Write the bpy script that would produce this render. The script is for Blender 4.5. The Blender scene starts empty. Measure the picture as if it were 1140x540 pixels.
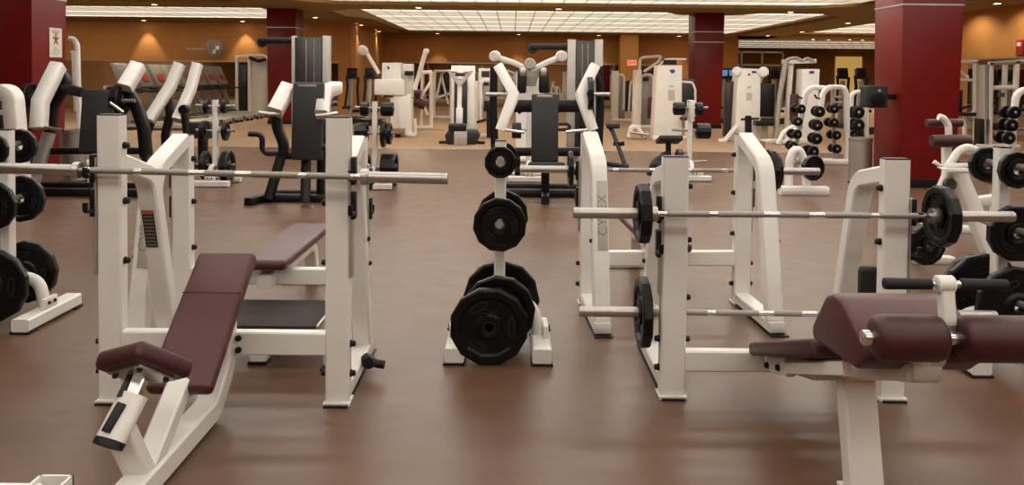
import bpy, bmesh, math, random
from mathutils import Vector, Matrix
random.seed(7)
SC = bpy.context.scene
COL = SC.collection
PI = math.pi
V = Vector

# ------------------------------------------------------------------ camera
CAM = V((0, 0, 1.55)); F = 880.0; PXC, PYC = 570.0, 114.7
ROT = Matrix.Rotation(math.radians(88.0), 3, 'X') @ Matrix.Rotation(math.radians(0.6), 3, 'Z')
cd = bpy.data.cameras.new('camera'); cam = bpy.data.objects.new('camera', cd); COL.objects.link(cam)
cam.location = CAM; cam.rotation_euler = ROT.to_euler()
cd.sensor_width = 36; cd.lens = F / 1140 * 36; cd.shift_y = -(270 - PYC) / 1140
cd.clip_end = 300
SC.camera = cam

def at(px, py, Y):
    """point of the place seen at photo pixel (px, py) at distance Y"""
    d = ROT @ V(((px - PXC) / F, -(py - PYC) / F, -1))
    return CAM + d * (Y / d.y)
def atz(px, z, Y):
    p = at(px, 90, Y)
    for _ in range(3):
        p2 = at(px, 91, Y); q = at(px, 90, Y)
        py = 90 + (z - q.z) / (p2.z - q.z)
        p = at(px, py, Y)
    return p

# ------------------------------------------------------------------ materials
def lin(h):
    h = h.lstrip('#'); out = []
    for i in (0, 2, 4):
        c = int(h[i:i+2], 16) / 255
        out.append(c / 12.92 if c <= .04045 else ((c + .055) / 1.055) ** 2.4)
    return (*out, 1)
MATS = {}
def mat(name, col, rough=.5, metal=0, var=.06, scale=14, bump=0, bscale=250, coat=0, spec=.5):
    m = bpy.data.materials.new(name); m.use_nodes = True
    nt = m.node_tree; b = nt.nodes['Principled BSDF']
    c = lin(col)
    tc = nt.nodes.new('ShaderNodeTexCoord'); n = nt.nodes.new('ShaderNodeTexNoise')
    n.inputs['Scale'].default_value = scale; n.inputs['Detail'].default_value = 4
    nt.links.new(tc.outputs['Object'], n.inputs['Vector'])
    r = nt.nodes.new('ShaderNodeValToRGB')
    r.color_ramp.elements[0].position = .3; r.color_ramp.elements[1].position = .7
    r.color_ramp.elements[0].color = (*[x * (1 - var) for x in c[:3]], 1)
    r.color_ramp.elements[1].color = (*[min(1, x * (1 + var)) for x in c[:3]], 1)
    nt.links.new(n.outputs['Fac'], r.inputs['Fac']); nt.links.new(r.outputs['Color'], b.inputs['Base Color'])
    b.inputs['Roughness'].default_value = rough; b.inputs['Metallic'].default_value = metal
    b.inputs['Specular IOR Level'].default_value = spec
    if coat: b.inputs['Coat Weight'].default_value = coat; b.inputs['Coat Roughness'].default_value = .15
    if bump:
        n2 = nt.nodes.new('ShaderNodeTexNoise'); n2.inputs['Scale'].default_value = bscale
        nt.links.new(tc.outputs['Object'], n2.inputs['Vector'])
        bp = nt.nodes.new('ShaderNodeBump'); bp.inputs['Strength'].default_value = bump; bp.inputs['Distance'].default_value = .004
        nt.links.new(n2.outputs['Fac'], bp.inputs['Height']); nt.links.new(bp.outputs['Normal'], b.inputs['Normal'])
    MATS[name] = m
    return m
def emit(name, col, strength):
    m = bpy.data.materials.new(name); m.use_nodes = True
    b = m.node_tree.nodes['Principled BSDF']
    b.inputs['Base Color'].default_value = lin(col); b.inputs['Emission Color'].default_value = lin(col)
    b.inputs['Emission Strength'].default_value = strength
    MATS[name] = m
    return m
mat('white', 'e6e2db', .36, var=.025, scale=5, coat=.15)
mat('offwhite', 'e4e0d8', .5, var=.04, scale=4)
mat('black', '0a090a', .45, var=.3, bump=.08, spec=.35)
mat('iron', '080708', .38, var=.3, bump=.12, bscale=120, spec=.3)
mat('rubber', '131113', .7, var=.3, bump=.2)
mat('frame', '100e0f', .42, var=.2, spec=.35)
mat('graypad', '242223', .6, var=.12, bump=.15)
mat('vinyl', '4d2022', .4, var=.1, scale=6, bump=.25, bscale=320)
mat('vinyldark', '40191c', .45, var=.1, scale=6, bump=.25, bscale=320)
mat('chrome', 'dad7d2', .22, 1, var=.05)
mat('knurl', 'a29d97', .42, .75, var=.12, scale=300, bump=.5, bscale=900)
mat('steel', 'b9b5af', .35, .9, var=.06, scale=30)
mat('silver', 'aaa69d', .45, .35, var=.05)
mat('column', '6c0e0b', .42, var=.14, scale=3, coat=.08, spec=.3)
mat('wall', 'b98043', .75, var=.05, scale=2, bump=.1, bscale=60)
mat('wallgold', 'c58e48', .75, var=.05, scale=2)
mat('soffit', '8d7447', .8, var=.05, scale=2)
mat('plate_label', 'b9b3a4', .5, var=.06)
mat('sticker', '2f2a28', .55, var=.12, scale=60)
mat('orange', 'c0622a', .6)
mat('paper', 'd8d2c4', .7)
mat('ink', '55504c', .7)
mat('starbrown', '9a5a2a', .7)
mat('red', '9c1f1a', .5)
mat('pink', 'd08a7a', .5)
mat('blue', '2a3c8c', .4)
mat('board', '332d28', .7, var=.15, scale=40, bump=.2, spec=.3)
mat('gray', '77716a', .45, var=.06)
mat('textgray', '8c867b', .5)
mat('smoke', '2c2a29', .3, var=.1)
mat('towel', 'd9d4cb', .9, bump=.3)
mat('dimgreen', '37453a', .5)
mat('wood', '8a6a48', .6)
emit('lamp', 'fff4e0', 1.15)
emit('lampdim', 'f4ead4', .56)
emit('lampmid', 'fffaf0', 8.5)
emit('lampnear', 'fffaf0', 5.4)
emit('downglow', 'ffe9c0', 14)
emit('screen', '5a7fae', .8)
emit('window_glow', 'e0b060', .5)
emit('exit_glow', 'f08a78', .7)

def mirror_mat():
    m = bpy.data.materials.new('mirror'); m.use_nodes = True
    b = m.node_tree.nodes['Principled BSDF']
    b.inputs['Base Color'].default_value = (.5, .5, .47, 1); b.inputs['Metallic'].default_value = 1; b.inputs['Roughness'].default_value = .02
    MATS['mirror'] = m
mirror_mat()
def glass_mat():
    m = bpy.data.materials.new('glass'); m.use_nodes = True
    b = m.node_tree.nodes['Principled BSDF']
    b.inputs['Base Color'].default_value = (.9, .93, .9, 1); b.inputs['Transmission Weight'].default_value = 1
    b.inputs['Roughness'].default_value = .02; b.inputs['IOR'].default_value = 1.1
    MATS['glass'] = m
glass_mat()
def floor_mat(name, c1, c2, c3, rough, streak, bump):
    m = bpy.data.materials.new(name); m.use_nodes = True
    nt = m.node_tree; b = nt.nodes['Principled BSDF']; N = nt.nodes.new; L = nt.links.new
    tc = N('ShaderNodeTexCoord')
    mp = N('ShaderNodeMapping'); mp.inputs['Scale'].default_value = (1.2, 9, 1); L(tc.outputs['Object'], mp.inputs['Vector'])
    n1 = N('ShaderNodeTexNoise'); n1.inputs['Scale'].default_value = 1.3; n1.inputs['Detail'].default_value = 5; L(mp.outputs[0], n1.inputs['Vector'])
    n2 = N('ShaderNodeTexNoise'); n2.inputs['Scale'].default_value = 160; n2.inputs['Detail'].default_value = 2; L(tc.outputs['Object'], n2.inputs['Vector'])
    r1 = N('ShaderNodeValToRGB'); r1.color_ramp.elements[0].position = .35; r1.color_ramp.elements[1].position = .65
    r1.color_ramp.elements[0].color = lin(c1); r1.color_ramp.elements[1].color = lin(c2)
    mx = N('ShaderNodeMix'); mx.data_type = 'RGBA'; mx.inputs[0].default_value = streak
    mid = N('ShaderNodeRGB'); mid.outputs[0].default_value = lin(c1)
    L(n1.outputs['Fac'], r1.inputs['Fac']); L(mid.outputs[0], mx.inputs[6]); L(r1.outputs['Color'], mx.inputs[7])
    r2 = N('ShaderNodeValToRGB'); r2.color_ramp.elements[0].position = .6; r2.color_ramp.elements[1].position = .72
    r2.color_ramp.elements[0].color = (0, 0, 0, 1); r2.color_ramp.elements[1].color = (1, 1, 1, 1)
    L(n2.outputs['Fac'], r2.inputs['Fac'])
    mx2 = N('ShaderNodeMix'); mx2.data_type = 'RGBA'
    mul = N('ShaderNodeMath'); mul.operation = 'MULTIPLY'; mul.inputs[1].default_value = .35; L(r2.outputs['Color'], mul.inputs[0])
    L(mul.outputs[0], mx2.inputs[0]); L(mx.outputs[2], mx2.inputs[6]); mx2.inputs[7].default_value = lin(c3)
    L(mx2.outputs[2], b.inputs['Base Color'])
    n3 = N('ShaderNodeTexNoise'); n3.inputs['Scale'].default_value = 5; L(tc.outputs['Object'], n3.inputs['Vector'])
    mr = N('ShaderNodeMapRange'); mr.inputs[3].default_value = rough - .06; mr.inputs[4].default_value = rough + .08
    L(n3.outputs['Fac'], mr.inputs[0]); L(mr.outputs[0], b.inputs['Roughness'])
    bp = N('ShaderNodeBump'); bp.inputs['Strength'].default_value = bump; bp.inputs['Distance'].default_value = .003
    L(n2.outputs['Fac'], bp.inputs['Height']); L(bp.outputs[0], b.inputs['Normal'])
    MATS[name] = m
floor_mat('floor', '5f4532', '694d39', '7b6046', .36, .5, .12)
floor_mat('carpet', '977b61', 'a0856a', 'ab9175', .95, .5, .6)
def tile_mat():
    m = bpy.data.materials.new('ceiling_tile'); m.use_nodes = True
    nt = m.node_tree; b = nt.nodes['Principled BSDF']; N = nt.nodes.new; L = nt.links.new
    tc = N('ShaderNodeTexCoord'); br = N('ShaderNodeTexBrick')
    br.offset = 0; br.inputs['Scale'].default_value = 1; br.inputs['Brick Width'].default_value = .62; br.inputs['Row Height'].default_value = 1.24
    br.inputs['Mortar Size'].default_value = .02; br.inputs['Color1'].default_value = lin('e0d6c0'); br.inputs['Color2'].default_value = lin('d8cdb6'); br.inputs['Mortar'].default_value = lin('8b7f68')
    L(tc.outputs['Object'], br.inputs['Vector']); L(br.outputs['Color'], b.inputs['Base Color']); b.inputs['Roughness'].default_value = .9
    MATS['ceiling_tile'] = m
tile_mat()

# ------------------------------------------------------------------ mesh builder
def fillet(pts, rad, seg=6):
    pts = [V(p) for p in pts]; out = [pts[0]]
    for i in range(1, len(pts) - 1):
        a, p, c = pts[i-1], pts[i], pts[i+1]
        u = (a - p); w = (c - p); r = rad[i-1] if isinstance(rad, (list, tuple)) else rad
        ang = u.angle(w)
        if ang > 3.1 or r <= 0: out.append(p); continue
        d = min(r / math.tan(ang / 2), u.length * .49, w.length * .49)
        s, e = p + u.normalized() * d, p + w.normalized() * d
        for k in range(seg + 1):
            t = k / seg
            out.append(s * (1-t)**2 + p * 2*t*(1-t) + e * t*t)
    out.append(pts[-1]); return out
class MB:
    def __init__(s): s.v = []; s.f = []
    def add(s, vs, fs):
        o = len(s.v); s.v += [V(x) for x in vs]; s.f += [tuple(i + o for i in f) for f in fs]; return s
    def box(s, c, size, rot=None):
        c = V(c); hx, hy, hz = [x / 2 for x in size]
        vs = [V((x, y, z)) for x in (-hx, hx) for y in (-hy, hy) for z in (-hz, hz)]
        if rot: vs = [rot @ v for v in vs]
        return s.add([c + v for v in vs], [(0,1,3,2),(4,6,7,5),(0,4,5,1),(2,3,7,6),(0,2,6,4),(1,5,7,3)])
    def sweep(s, path, section, ref=(0, 1, 0)):
        P = [V(p) for p in path]; ref = V(ref); n = len(section); rings = []
        T = [(P[i+1] - P[i]).normalized() for i in range(len(P) - 1)]
        def fr(t):
            r = ref
            if abs(t.dot(r)) > .97: r = V((1, 0, 0)) if abs(t.x) < .9 else V((0, 0, 1))
            nn = (r - t * r.dot(t)).normalized(); return nn, t.cross(nn)
        for i, p in enumerate(P):
            if i == 0 or i == len(P) - 1:
                t = T[0] if i == 0 else T[-1]; nn, bb = fr(t)
                rings.append([p + nn * a + bb * c for a, c in section])
            else:
                t = T[i-1]; nn, bb = fr(t); m = (T[i-1] + T[i]).normalized(); k = max(t.dot(m), .3)
                rings.append([(lambda o: p + o - t * (o.dot(m) / k))(nn * a + bb * c) for a, c in section])
        vs = [v for r in rings for v in r]; fs = []
        for i in range(len(P) - 1):
            for j in range(n):
                k = (j + 1) % n
                fs.append((i*n + j, i*n + k, (i+1)*n + k, (i+1)*n + j))
        fs.append(tuple(reversed(range(n)))); fs.append(tuple((len(P)-1)*n + j for j in range(n)))
        return s.add(vs, fs)
    def tube(s, path, wn, wb, ref=(0, 1, 0), ch=None):
        a, b = wn / 2, wb / 2; c = min(a, b) * .22 if ch is None else ch
        return s.sweep(path, [(a, -b+c), (a, b-c), (a-c, b), (-a+c, b), (-a, b-c), (-a, -b+c), (-a+c, -b), (a-c, -b)], ref)
    def pipe(s, path, r, seg=10, ref=(0, 1, 0), r2=None):
        r2 = r2 or r
        return s.sweep(path, [(r * math.cos(2*PI*k/seg), r2 * math.sin(2*PI*k/seg)) for k in range(seg)], ref)
    def lathe(s, prof, o, axis, seg=24, phase=0, closed=False):
        o = V(o); ax = V(axis).normalized(); u = ax.orthogonal().normalized()
        if abs(ax.y) > .9: u = V((1, 0, 0))
        elif abs(ax.x) > .9: u = V((0, 1, 0))
        w = ax.cross(u); vs = []; fs = []
        for r, h in prof:
            for k in range(seg):
                a = 2*PI*k/seg + phase
                vs.append(o + ax*h + (u*math.cos(a) + w*math.sin(a)) * r)
        m = len(prof)
        for i in range(m if closed else m - 1):
            i2 = (i + 1) % m
            for k in range(seg):
                k2 = (k + 1) % seg
                fs.append((i*seg + k, i*seg + k2, i2*seg + k2, i2*seg + k))
        if not closed:
            fs.append(tuple(reversed(range(seg)))); fs.append(tuple((m-1)*seg + k for k in range(seg)))
        return s.add(vs, fs)
    def prism(s, poly, o, u, v, w, depth):
        """polygon (a,b) in plane u,v, extruded symmetrically along w"""
        o, u, v, w = V(o), V(u), V(v), V(w); n = len(poly)
        vs = [o + u*a + v*b + w*(sg*depth/2) for sg in (-1, 1) for a, b in poly]
        fs = [tuple(reversed(range(n))), tuple(range(n, 2*n))]
        fs += [(i, (i+1) % n, n + (i+1) % n, n + i) for i in range(n)]
        return s.add(vs, fs)
    def build(s, name, m, parent=None, bevel=0, seg=2, smooth=40, loc=None):
        me = bpy.data.meshes.new(name); me.from_pydata(s.v, [], s.f); me.update()
        bm = bmesh.new(); bm.from_mesh(me); bmesh.ops.recalc_face_normals(bm, faces=bm.faces)
        if bevel:
            es = [e for e in bm.edges if len(e.link_faces) == 2 and e.calc_face_angle() > .5]
            bmesh.ops.bevel(bm, geom=es, offset=bevel, segments=seg, profile=.5, affect='EDGES', clamp_overlap=True)
        if smooth:
            for f in bm.faces: f.smooth = True
            for e in bm.edges:
                e.smooth = len(e.link_faces) == 2 and e.calc_face_angle() < math.radians(smooth)
        bm.to_mesh(me); bm.free()
        me.materials.append(MATS[m]); ob = bpy.data.objects.new(name, me); COL.objects.link(ob)
        if parent is not None: ob.parent = parent
        if loc is not None: ob.location = loc
        return ob
def tag(o, label, cat, group=None):
    o['label'] = label; o['category'] = cat
    if group: o['group'] = group
    return o
def thing(name, label, cat, loc=(0, 0, 0), rz=0, group=None):
    o = bpy.data.objects.new(name, None); COL.objects.link(o); o.empty_display_size = .1
    o.location = loc; o.rotation_euler = (0, 0, rz); return tag(o, label, cat, group)
def struct(o): o['kind'] = 'structure'; return o
def copy_tree(o, parent=None):
    c = o.copy(); COL.objects.link(c)
    if parent is not None: c.parent = parent
    for ch in list(o.children): copy_tree(ch, c)
    return c
def text(name, body, size, m, parent, mtx, ext=.001):
    cu = bpy.data.curves.new(name, 'FONT'); cu.body = body; cu.size = size; cu.extrude = ext; cu.align_x = 'CENTER'; cu.align_y = 'CENTER'
    tmp = bpy.data.objects.new(name, cu); COL.objects.link(tmp)
    dg = bpy.context.evaluated_depsgraph_get(); me = bpy.data.meshes.new_from_object(tmp.evaluated_get(dg)); bpy.data.objects.remove(tmp)
    me.transform(mtx); me.materials.clear(); me.materials.append(MATS[m])
    o = bpy.data.objects.new(name, me); COL.objects.link(o)
    if parent is not None: o.parent = parent
    return o
FACE_NEG_Y = Matrix.Rotation(PI/2, 4, 'X')     # text that faces the -Y side

# ------------------------------------------------------------------ room
def slab(name, x0, x1, y0, y1, z0, z1, m):
    return struct(MB().box(((x0+x1)/2, (y0+y1)/2, (z0+z1)/2), (x1-x0, y1-y0, z1-z0)).build(name, m, smooth=0))
slab('floor', -20.4, 34, -6.4, 16.4, -.1, 0, 'floor')
slab('floor', -20.4, 34, 16.4, 62, -.1, 0, 'carpet')
slab('trim_1', -20, 30, 16.36, 16.44, 0, .006, 'steel')
slab('ceiling', -20.4, 34, -6.4, 62, 3.62, 3.72, 'ceiling_tile')
# lowered soffits between the recessed ceiling bays
slab('trim_2', -20, 33, 22.2, 23.9, 3.5, 3.62, 'soffit')
slab('trim_3', -7.5, -6.2, -6, 22.2, 3.5, 3.62, 'soffit')
slab('trim_4', -7.5, -6.0, 23.9, 30.2, 3.5, 3.62, 'soffit')
slab('trim_5', -6.0, 10.6, 36.9, 38.2, 3.5, 3.62, 'soffit')
slab('trim_6', 10.5, 12.6, 23.9, 40.2, 3.5, 3.62, 'soffit')
slab('trim_7', 9.6, 13, -6, 22.2, 3.5, 3.62, 'soffit')
slab('trim_8', 12.6, 33, 23.9, 25.6, 3.5, 3.62, 'soffit')
slab('trim_9', 10.6, 33, 36.9, 40.2, 3.5, 3.62, 'soffit')
slab('trim_10', 5, 33, 55, 57, 3.5, 3.62, 'soffit')
slab('trim_11', -20, -7.5, 29.9, 30.4, 3.5, 3.62, 'soffit')
def tri(name, pts, m='soffit'):
    return struct(MB().prism(pts, (0, 0, 3.56), (1, 0, 0), (0, 1, 0), (0, 0, 1), .12).build(name, m, smooth=0))
tri('trim_12', [(-6.2, 21.0), (-6.2, 22.2), (-4.9, 22.2)])
tri('trim_13', [(9.6, 21.0), (8.2, 22.2), (9.6, 22.2)])
tri('trim_14', [(-6.0, 28.6), (-5.3, 30.0), (-5.3, 36.9), (-6.0, 36.9)])
tri('trim_15', [(-6.0, 23.9), (-6.0, 25.2), (-4.9, 23.9)])
tri('trim_16', [(4.6, 23.9), (5.2, 24.9), (6.9, 24.9), (7.6, 23.9)])
tri('trim_17', [(10.5, 23.9), (10.5, 25.4), (9.3, 23.9)])
slab('wall_left', -20.4, -20, -6.4, 30.6, 0, 3.7, 'wall')
slab('wall_alcove', -20, -6.2, 30.4, 30.8, 0, 3.7, 'wall')
slab('wall_recess', -6.6, -6.2, 30.8, 38.2, 0, 3.7, 'wall')
slab('wall_back', -6.6, 10.9, 38.2, 38.6, 0, 3.7, 'wall')
slab('wall_passage', 10.5, 10.9, 38.6, 57, 0, 3.7, 'wall')
slab('wall_far', 10.5, 33.4, 57, 57.4, 0, 3.7, 'wall')
slab('wall_right', 13, 13.4, -6.4, 23.2, 0, 3.7, 'wall')
slab('wall_return', 13.4, 33, 23.2, 23.6, 0, 3.7, 'wall')
slab('wall_side', 33, 33.4, 23.6, 57, 0, 3.7, 'wall')
slab('wall_front', -20.4, 13.4, -6.4, -6.0, 0, 3.7, 'wall')
slab('baseboard_right', 12.95, 13, -6, 23.2, 0, .12, 'wood')
slab('baseboard_back', -6.2, 10.9, 38.15, 38.2, 0, .12, 'wood')

# mirrors along the walls: each sheet with its slim trim
def wall_mirror(label, c, size):
    t = thing('wall_mirror', label, 'mirror', (c[0], c[1], 0), 0)
    MB().box((0, 0, c[2]), size).build('mirror_sheet', 'mirror', t, smooth=0)
    b = [.03 if size[0] < .1 else 0, .03 if size[1] < .1 else 0]
    MB().box((0, 0, c[2] + size[2]/2 + .02), (size[0] + .02, size[1] + .02, .04)).build('top_trim', 'steel', t, smooth=0)
wall_mirror('long wall mirror behind the rows of treadmills', (-13.0, 30.38, 1.04), (12.6, .03, 1.82))
wall_mirror('mirror along the side wall beyond the widest red column', (12.975, 10.0, 1.13), (.03, 25.0, 1.98))
wall_mirror('mirror on the far wall behind the weight machines', (1.0, 38.14, 1.12), (13.6, .02, 1.96))

def red_column(label, x, y):
    t = thing('red_column', label, 'column', (x, y, 0)); vs = []
    def sq(w, z): return [(-w, -w, z), (w, -w, z), (w, w, z), (-w, w, z)]
    vs = sq(.405, 0) + sq(.445, 3.5)
    MB().add(vs, [(3,2,1,0),(4,5,6,7),(0,1,5,4),(1,2,6,5),(2,3,7,6),(3,0,4,7)]).build('column_cladding', 'column', t, bevel=.008)
    for z in (2.62, 2.93): MB().box((0, 0, z), (.885, .885, .022)).build('metal_band', 'steel', t, smooth=0)
    MB().box((0, 0, .06), (.85, .85, .12)).build('plinth', 'frame', t, bevel=.006)
    return t
red_column('widest red clad column with a black speaker, by the steel bin', 5.98, 11.72)
red_column('red column between the white weight stacks on the carpet', 5.95, 24.4)
red_column('red column behind the tall dark cable tower and treadmills', -7.0, 24.4)
red_column('red column carrying a white paper notice', -7.30, 11.75)
p = thing('gold_pillar', 'golden square pillar with the small exit sign in front of the far wall', 'pillar', (5.45, 37.3, 0))
MB().box((0, 0, 1.75), (.85, .8, 3.5)).build('pillar_shaft', 'wallgold', p, bevel=.01)
MB().box((0, 0, .08), (.9, .85, .16)).build('pillar_base', 'wood', p, bevel=.01)

# ceiling lights: a bright strip of lenses, cut by the grid
def strip(label, x0, x1, y, m, w=.62, z=3.6):
    t = thing('ceiling_light', label, 'ceiling light', ((x0+x1)/2, y, z), 0, 'rows of ceiling lenses')
    n = max(1, round((x1-x0) / .62)); b = MB(); fr = MB(); L = x1 - x0
    b.box((0, 0, 0), (L, w, .03))
    for k in range(n + 1): fr.box((-L/2 + k*L/n, 0, -.004), (.03, w + .02, .034))
    for s in (-1, 1): fr.box((0, s*(w/2 + .015), -.004), (L, .03, .034))
    b.build('lens', m, t, smooth=0); fr.build('grid_frame', 'offwhite', t, smooth=0)
ORD = ['first', 'second', 'third', 'fourth', 'fifth', 'sixth', 'seventh', 'eighth', 'ninth', 'tenth', 'eleventh', 'twelfth']
for i in range(11):
    strip('%s lens row of the wide near ceiling bay, counted from the entrance end' % ORD[i], -5.9, 9.3, -3.2 + i*2.48, 'lampnear' if i < 5 else 'lampmid' if i < 9 else 'lamp')
for i in range(5):
    strip('%s lens row of the far middle ceiling bay, counted from the beam' % ORD[i], -4.8, 9.9, 25.3 + i*2.48, 'lamp')
for i in range(3):
    strip('%s lens row of the ceiling bay over the treadmills, counted from the beam' % ORD[i], -19.5, -7.9, 24.9 + i*2.1, 'lamp')
for i in range(5):
    strip('%s lens row of the bay beside the papered column, counted from the entrance end' % ORD[i], -19.5, -7.9, 10.6 + i*2.48, 'lampnear')
for i in range(4):
    strip('%s lens row of the ceiling bay past the widest red column' % ORD[i], 13.0, 26, 27.0 + i*2.48, 'lamp')
for i in range(5):
    strip('%s lens row of the most distant ceiling bay' % ORD[i], 11.5, 30, 41.6 + i*2.7, 'lamp')
for i in range(3):
    strip('dimmer lens row %s of the wide near ceiling bay' % ['before the last pair', 'between the last two bright rows', 'along the beam'][i], -5.9, 9.3, 17.88 + i*2.48 - (.55 if i == 2 else 0), 'lampdim', 1.7 if i < 2 else .7)
for i in range(5):
    strip('dimmer lens row beyond the %s bright row of the far middle ceiling bay' % ORD[i], -4.8, 9.9, 26.54 + i*2.48 - (.35 if i == 4 else 0), 'lampdim', 1.7 if i < 4 else 1.0)
for i in range(2):
    strip('dimmer lens row beyond the %s bright row of the bay over the treadmills' % ORD[i], -19.5, -7.9, 25.95 + i*2.1, 'lampdim', 1.3)
for i in range(3):
    strip('dimmer lens row beyond the %s bright row of the bay past the widest red column' % ORD[i], 13.0, 26, 28.24 + i*2.48, 'lampdim', 1.7)
def spot(x, y, z, e, tx, ty, tz, ang=60):
    l = bpy.data.lights.new('downlight_lamp', 'SPOT'); l.energy = e; l.spot_size = math.radians(ang); l.spot_blend = .6; l.color = (1, .85, .6); l.shadow_soft_size = .06
    o = bpy.data.objects.new('downlight_lamp', l); COL.objects.link(o); o.location = (x, y, z)
    o.rotation_euler = (V((tx, ty, tz)) - V((x, y, z))).to_track_quat('-Z', 'Y').to_euler(); return o
DL = [(172, 6.5, 22.9, 'over the treadmills, on the beam', 0), (160, 24.6, 30.0, 'washing the wall above the white press arms', 1), (270, 25.4, 30.0, 'washing the wall above the treadmills', 1),
      (351, 18.6, 27.5, 'beside the red column behind the cable tower', 0), (402, 28.4, 31.5, 'first on the recessed side wall', 1), (422, 34.6, 36.0, 'second on the recessed side wall', 1),
      (466, 10.4, 23.0, 'on the beam above the leg press arms', 0), (487, 38.6, 37.4, 'above the far wall behind the Y-armed machine', 1), (577, 40.0, 37.4, 'above the far wall over the big press', 1),
      (622, 12.0, 23.0, 'on the beam over the double cable tower', 0), (667, 41.0, 37.4, 'above the far wall beside the golden pillar', 1), (756, 42.4, 37.4, 'above the far wall next to the slim red column', 1),
      (880, 15.2, 23.2, 'on the beam beside the slim red column', 0), (944, 25.0, 27.6, 'on the soffit next to the widest red column', 0), (893, 33.0, 33.0, 'halfway along the slanting soffit', 0), (855, 38.8, 36.2, 'at the far end of the slanting soffit', 0),
      (905, 44.5, 39.2, 'first of the cluster over the far passage', 0), (922, 47.6, 39.6, 'second of the cluster over the far passage', 0), (946, 45.3, 39.0, 'third of the cluster over the far passage', 0), (960, 47.0, 39.4, 'last of the cluster over the far passage', 0)]
for px, py, Y, w, sp in DL:
    p = atz(px, 3.5, Y)
    Y2 = Y
    t = thing('downlight', 'small round downlight ' + w, 'downlight', (p.x, p.y, 3.49), 0, 'recessed downlights')
    MB().lathe([(.11, 0), (.11, -.015), (.085, -.02), (.085, 0)], (0, 0, .008), (0, 0, 1), 20, closed=True).build('trim_ring', 'offwhite', t)
    MB().lathe([(.085, -.004), (.085, .004)], (0, 0, 0), (0, 0, 1), 20).build('lamp_face', 'downglow', t)
    if not sp: spot(p.x, p.y, 3.46, 300, p.x, p.y - .6, 0, 130)
    if sp:
        o = spot(p.x, p.y, 3.46, 90, p.x, p.y + .35, 1.9); o.name = 'downlight_lamp'

for k, yy in enumerate((11.0, 14.0, 17.0, 20.0, 22.0)):  # added wall washers with spots, put in to brighten the dark side wall
    t = thing('downlight', 'added round downlight brightening the side wall, %s from the entrance end' % ORD[k], 'downlight', (12.2, yy, 3.49), 0, 'recessed downlights')
    MB().lathe([(.11, 0), (.11, -.015), (.085, -.02), (.085, 0)], (0, 0, .008), (0, 0, 1), 20, closed=True).build('trim_ring', 'offwhite', t)
    MB().lathe([(.085, -.004), (.085, .004)], (0, 0, 0), (0, 0, 1), 20).build('lamp_face', 'downglow', t)
    spot(12.2, yy, 3.46, 75, 12.75, yy, 1.6, 140)
# ------------------------------------------------------------------ shared gym pieces
def bolt(parent, c, axis, r=.014, h=.022, m='black'):
    return MB().lathe([(r*1.25, 0), (r*1.25, h*.35), (r, h*.4), (r, h), (r*.5, h*1.15)], c, axis, 10).build('bolt', m, parent)

PLATE = {}
def plate_meshes(r, t):
    k = (round(r, 3), round(t, 3))
    if k in PLATE: return PLATE[k]
    b = MB(); h = t / 2
    prof = [(.026, h*.7), (.05, h*1.05), (.062, h*.95), (r*.36, h*.45), (r*.72, h*.4), (r*.78, h*.9), (r*.95, h), (r, h*.72)]
    prof = prof + [(a, -z) for a, z in reversed(prof)]
    b.lathe(prof, (0, 0, 0), (0, -1, 0), 12, phase=PI/12, closed=True)
    body = b.build('weight_plate', 'iron', None, smooth=20)
    ge = []
    if r > .13:
        for k in range(3):
            an = PI/2 + k*2*PI/3 + .5; c, sn = math.cos(an), math.sin(an); mb = MB(); vs = []; fs = []; n = 20
            for q in range(n):
                tt = 2*PI*q/n
                for sc_, yy in ((1, -h*.62), (.82, -h*.62), (.82, h*.62), (1, h*.62)):
                    e, f = math.cos(tt)*r*.27*sc_, math.sin(tt)*r*.1*(sc_ if sc_ == 1 else .6)
                    vs.append((c*(r*.56 + f) - sn*e, yy, sn*(r*.56 + f) + c*e))
            for q in range(n):
                for j in range(4): fs.append((q*4 + j, q*4 + (j+1) % 4, ((q+1) % n)*4 + (j+1) % 4, ((q+1) % n)*4 + j))
            mb.add(vs, fs); gm = mb.build('grip_rim', 'rubber', None); ge.append(gm.data); bpy.data.objects.remove(gm)
    me = body.data; bpy.data.objects.remove(body)
    hb = MB().lathe([(.026, -h*1.02), (.036, -h*1.02), (.036, h*1.02), (.026, h*1.02)], (0, 0, 0), (0, 1, 0), 16, closed=True).build('centre_ring', 'rubber', None)
    he = hb.data; bpy.data.objects.remove(hb)
    PLATE[k] = (me, ge, he); return PLATE[k]
def plate(label, r, t, loc, rz=0, group=None, tilt=0, spin=0):
    me, ge, he = plate_meshes(r, t)
    o = bpy.data.objects.new('weight_plate', me); COL.objects.link(o); o.location = loc
    o.rotation_euler = (Matrix.Rotation(rz, 3, 'Z') @ Matrix.Rotation(tilt, 3, 'X') @ Matrix.Rotation(spin, 3, 'Y')).to_euler()
    tag(o, label, 'weight plate', group)
    for gd in ge:
        g = bpy.data.objects.new('grip_rim', gd); COL.objects.link(g); g.parent = o
    hh = bpy.data.objects.new('centre_ring', he); COL.objects.link(hh); hh.parent = o
    return o

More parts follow.
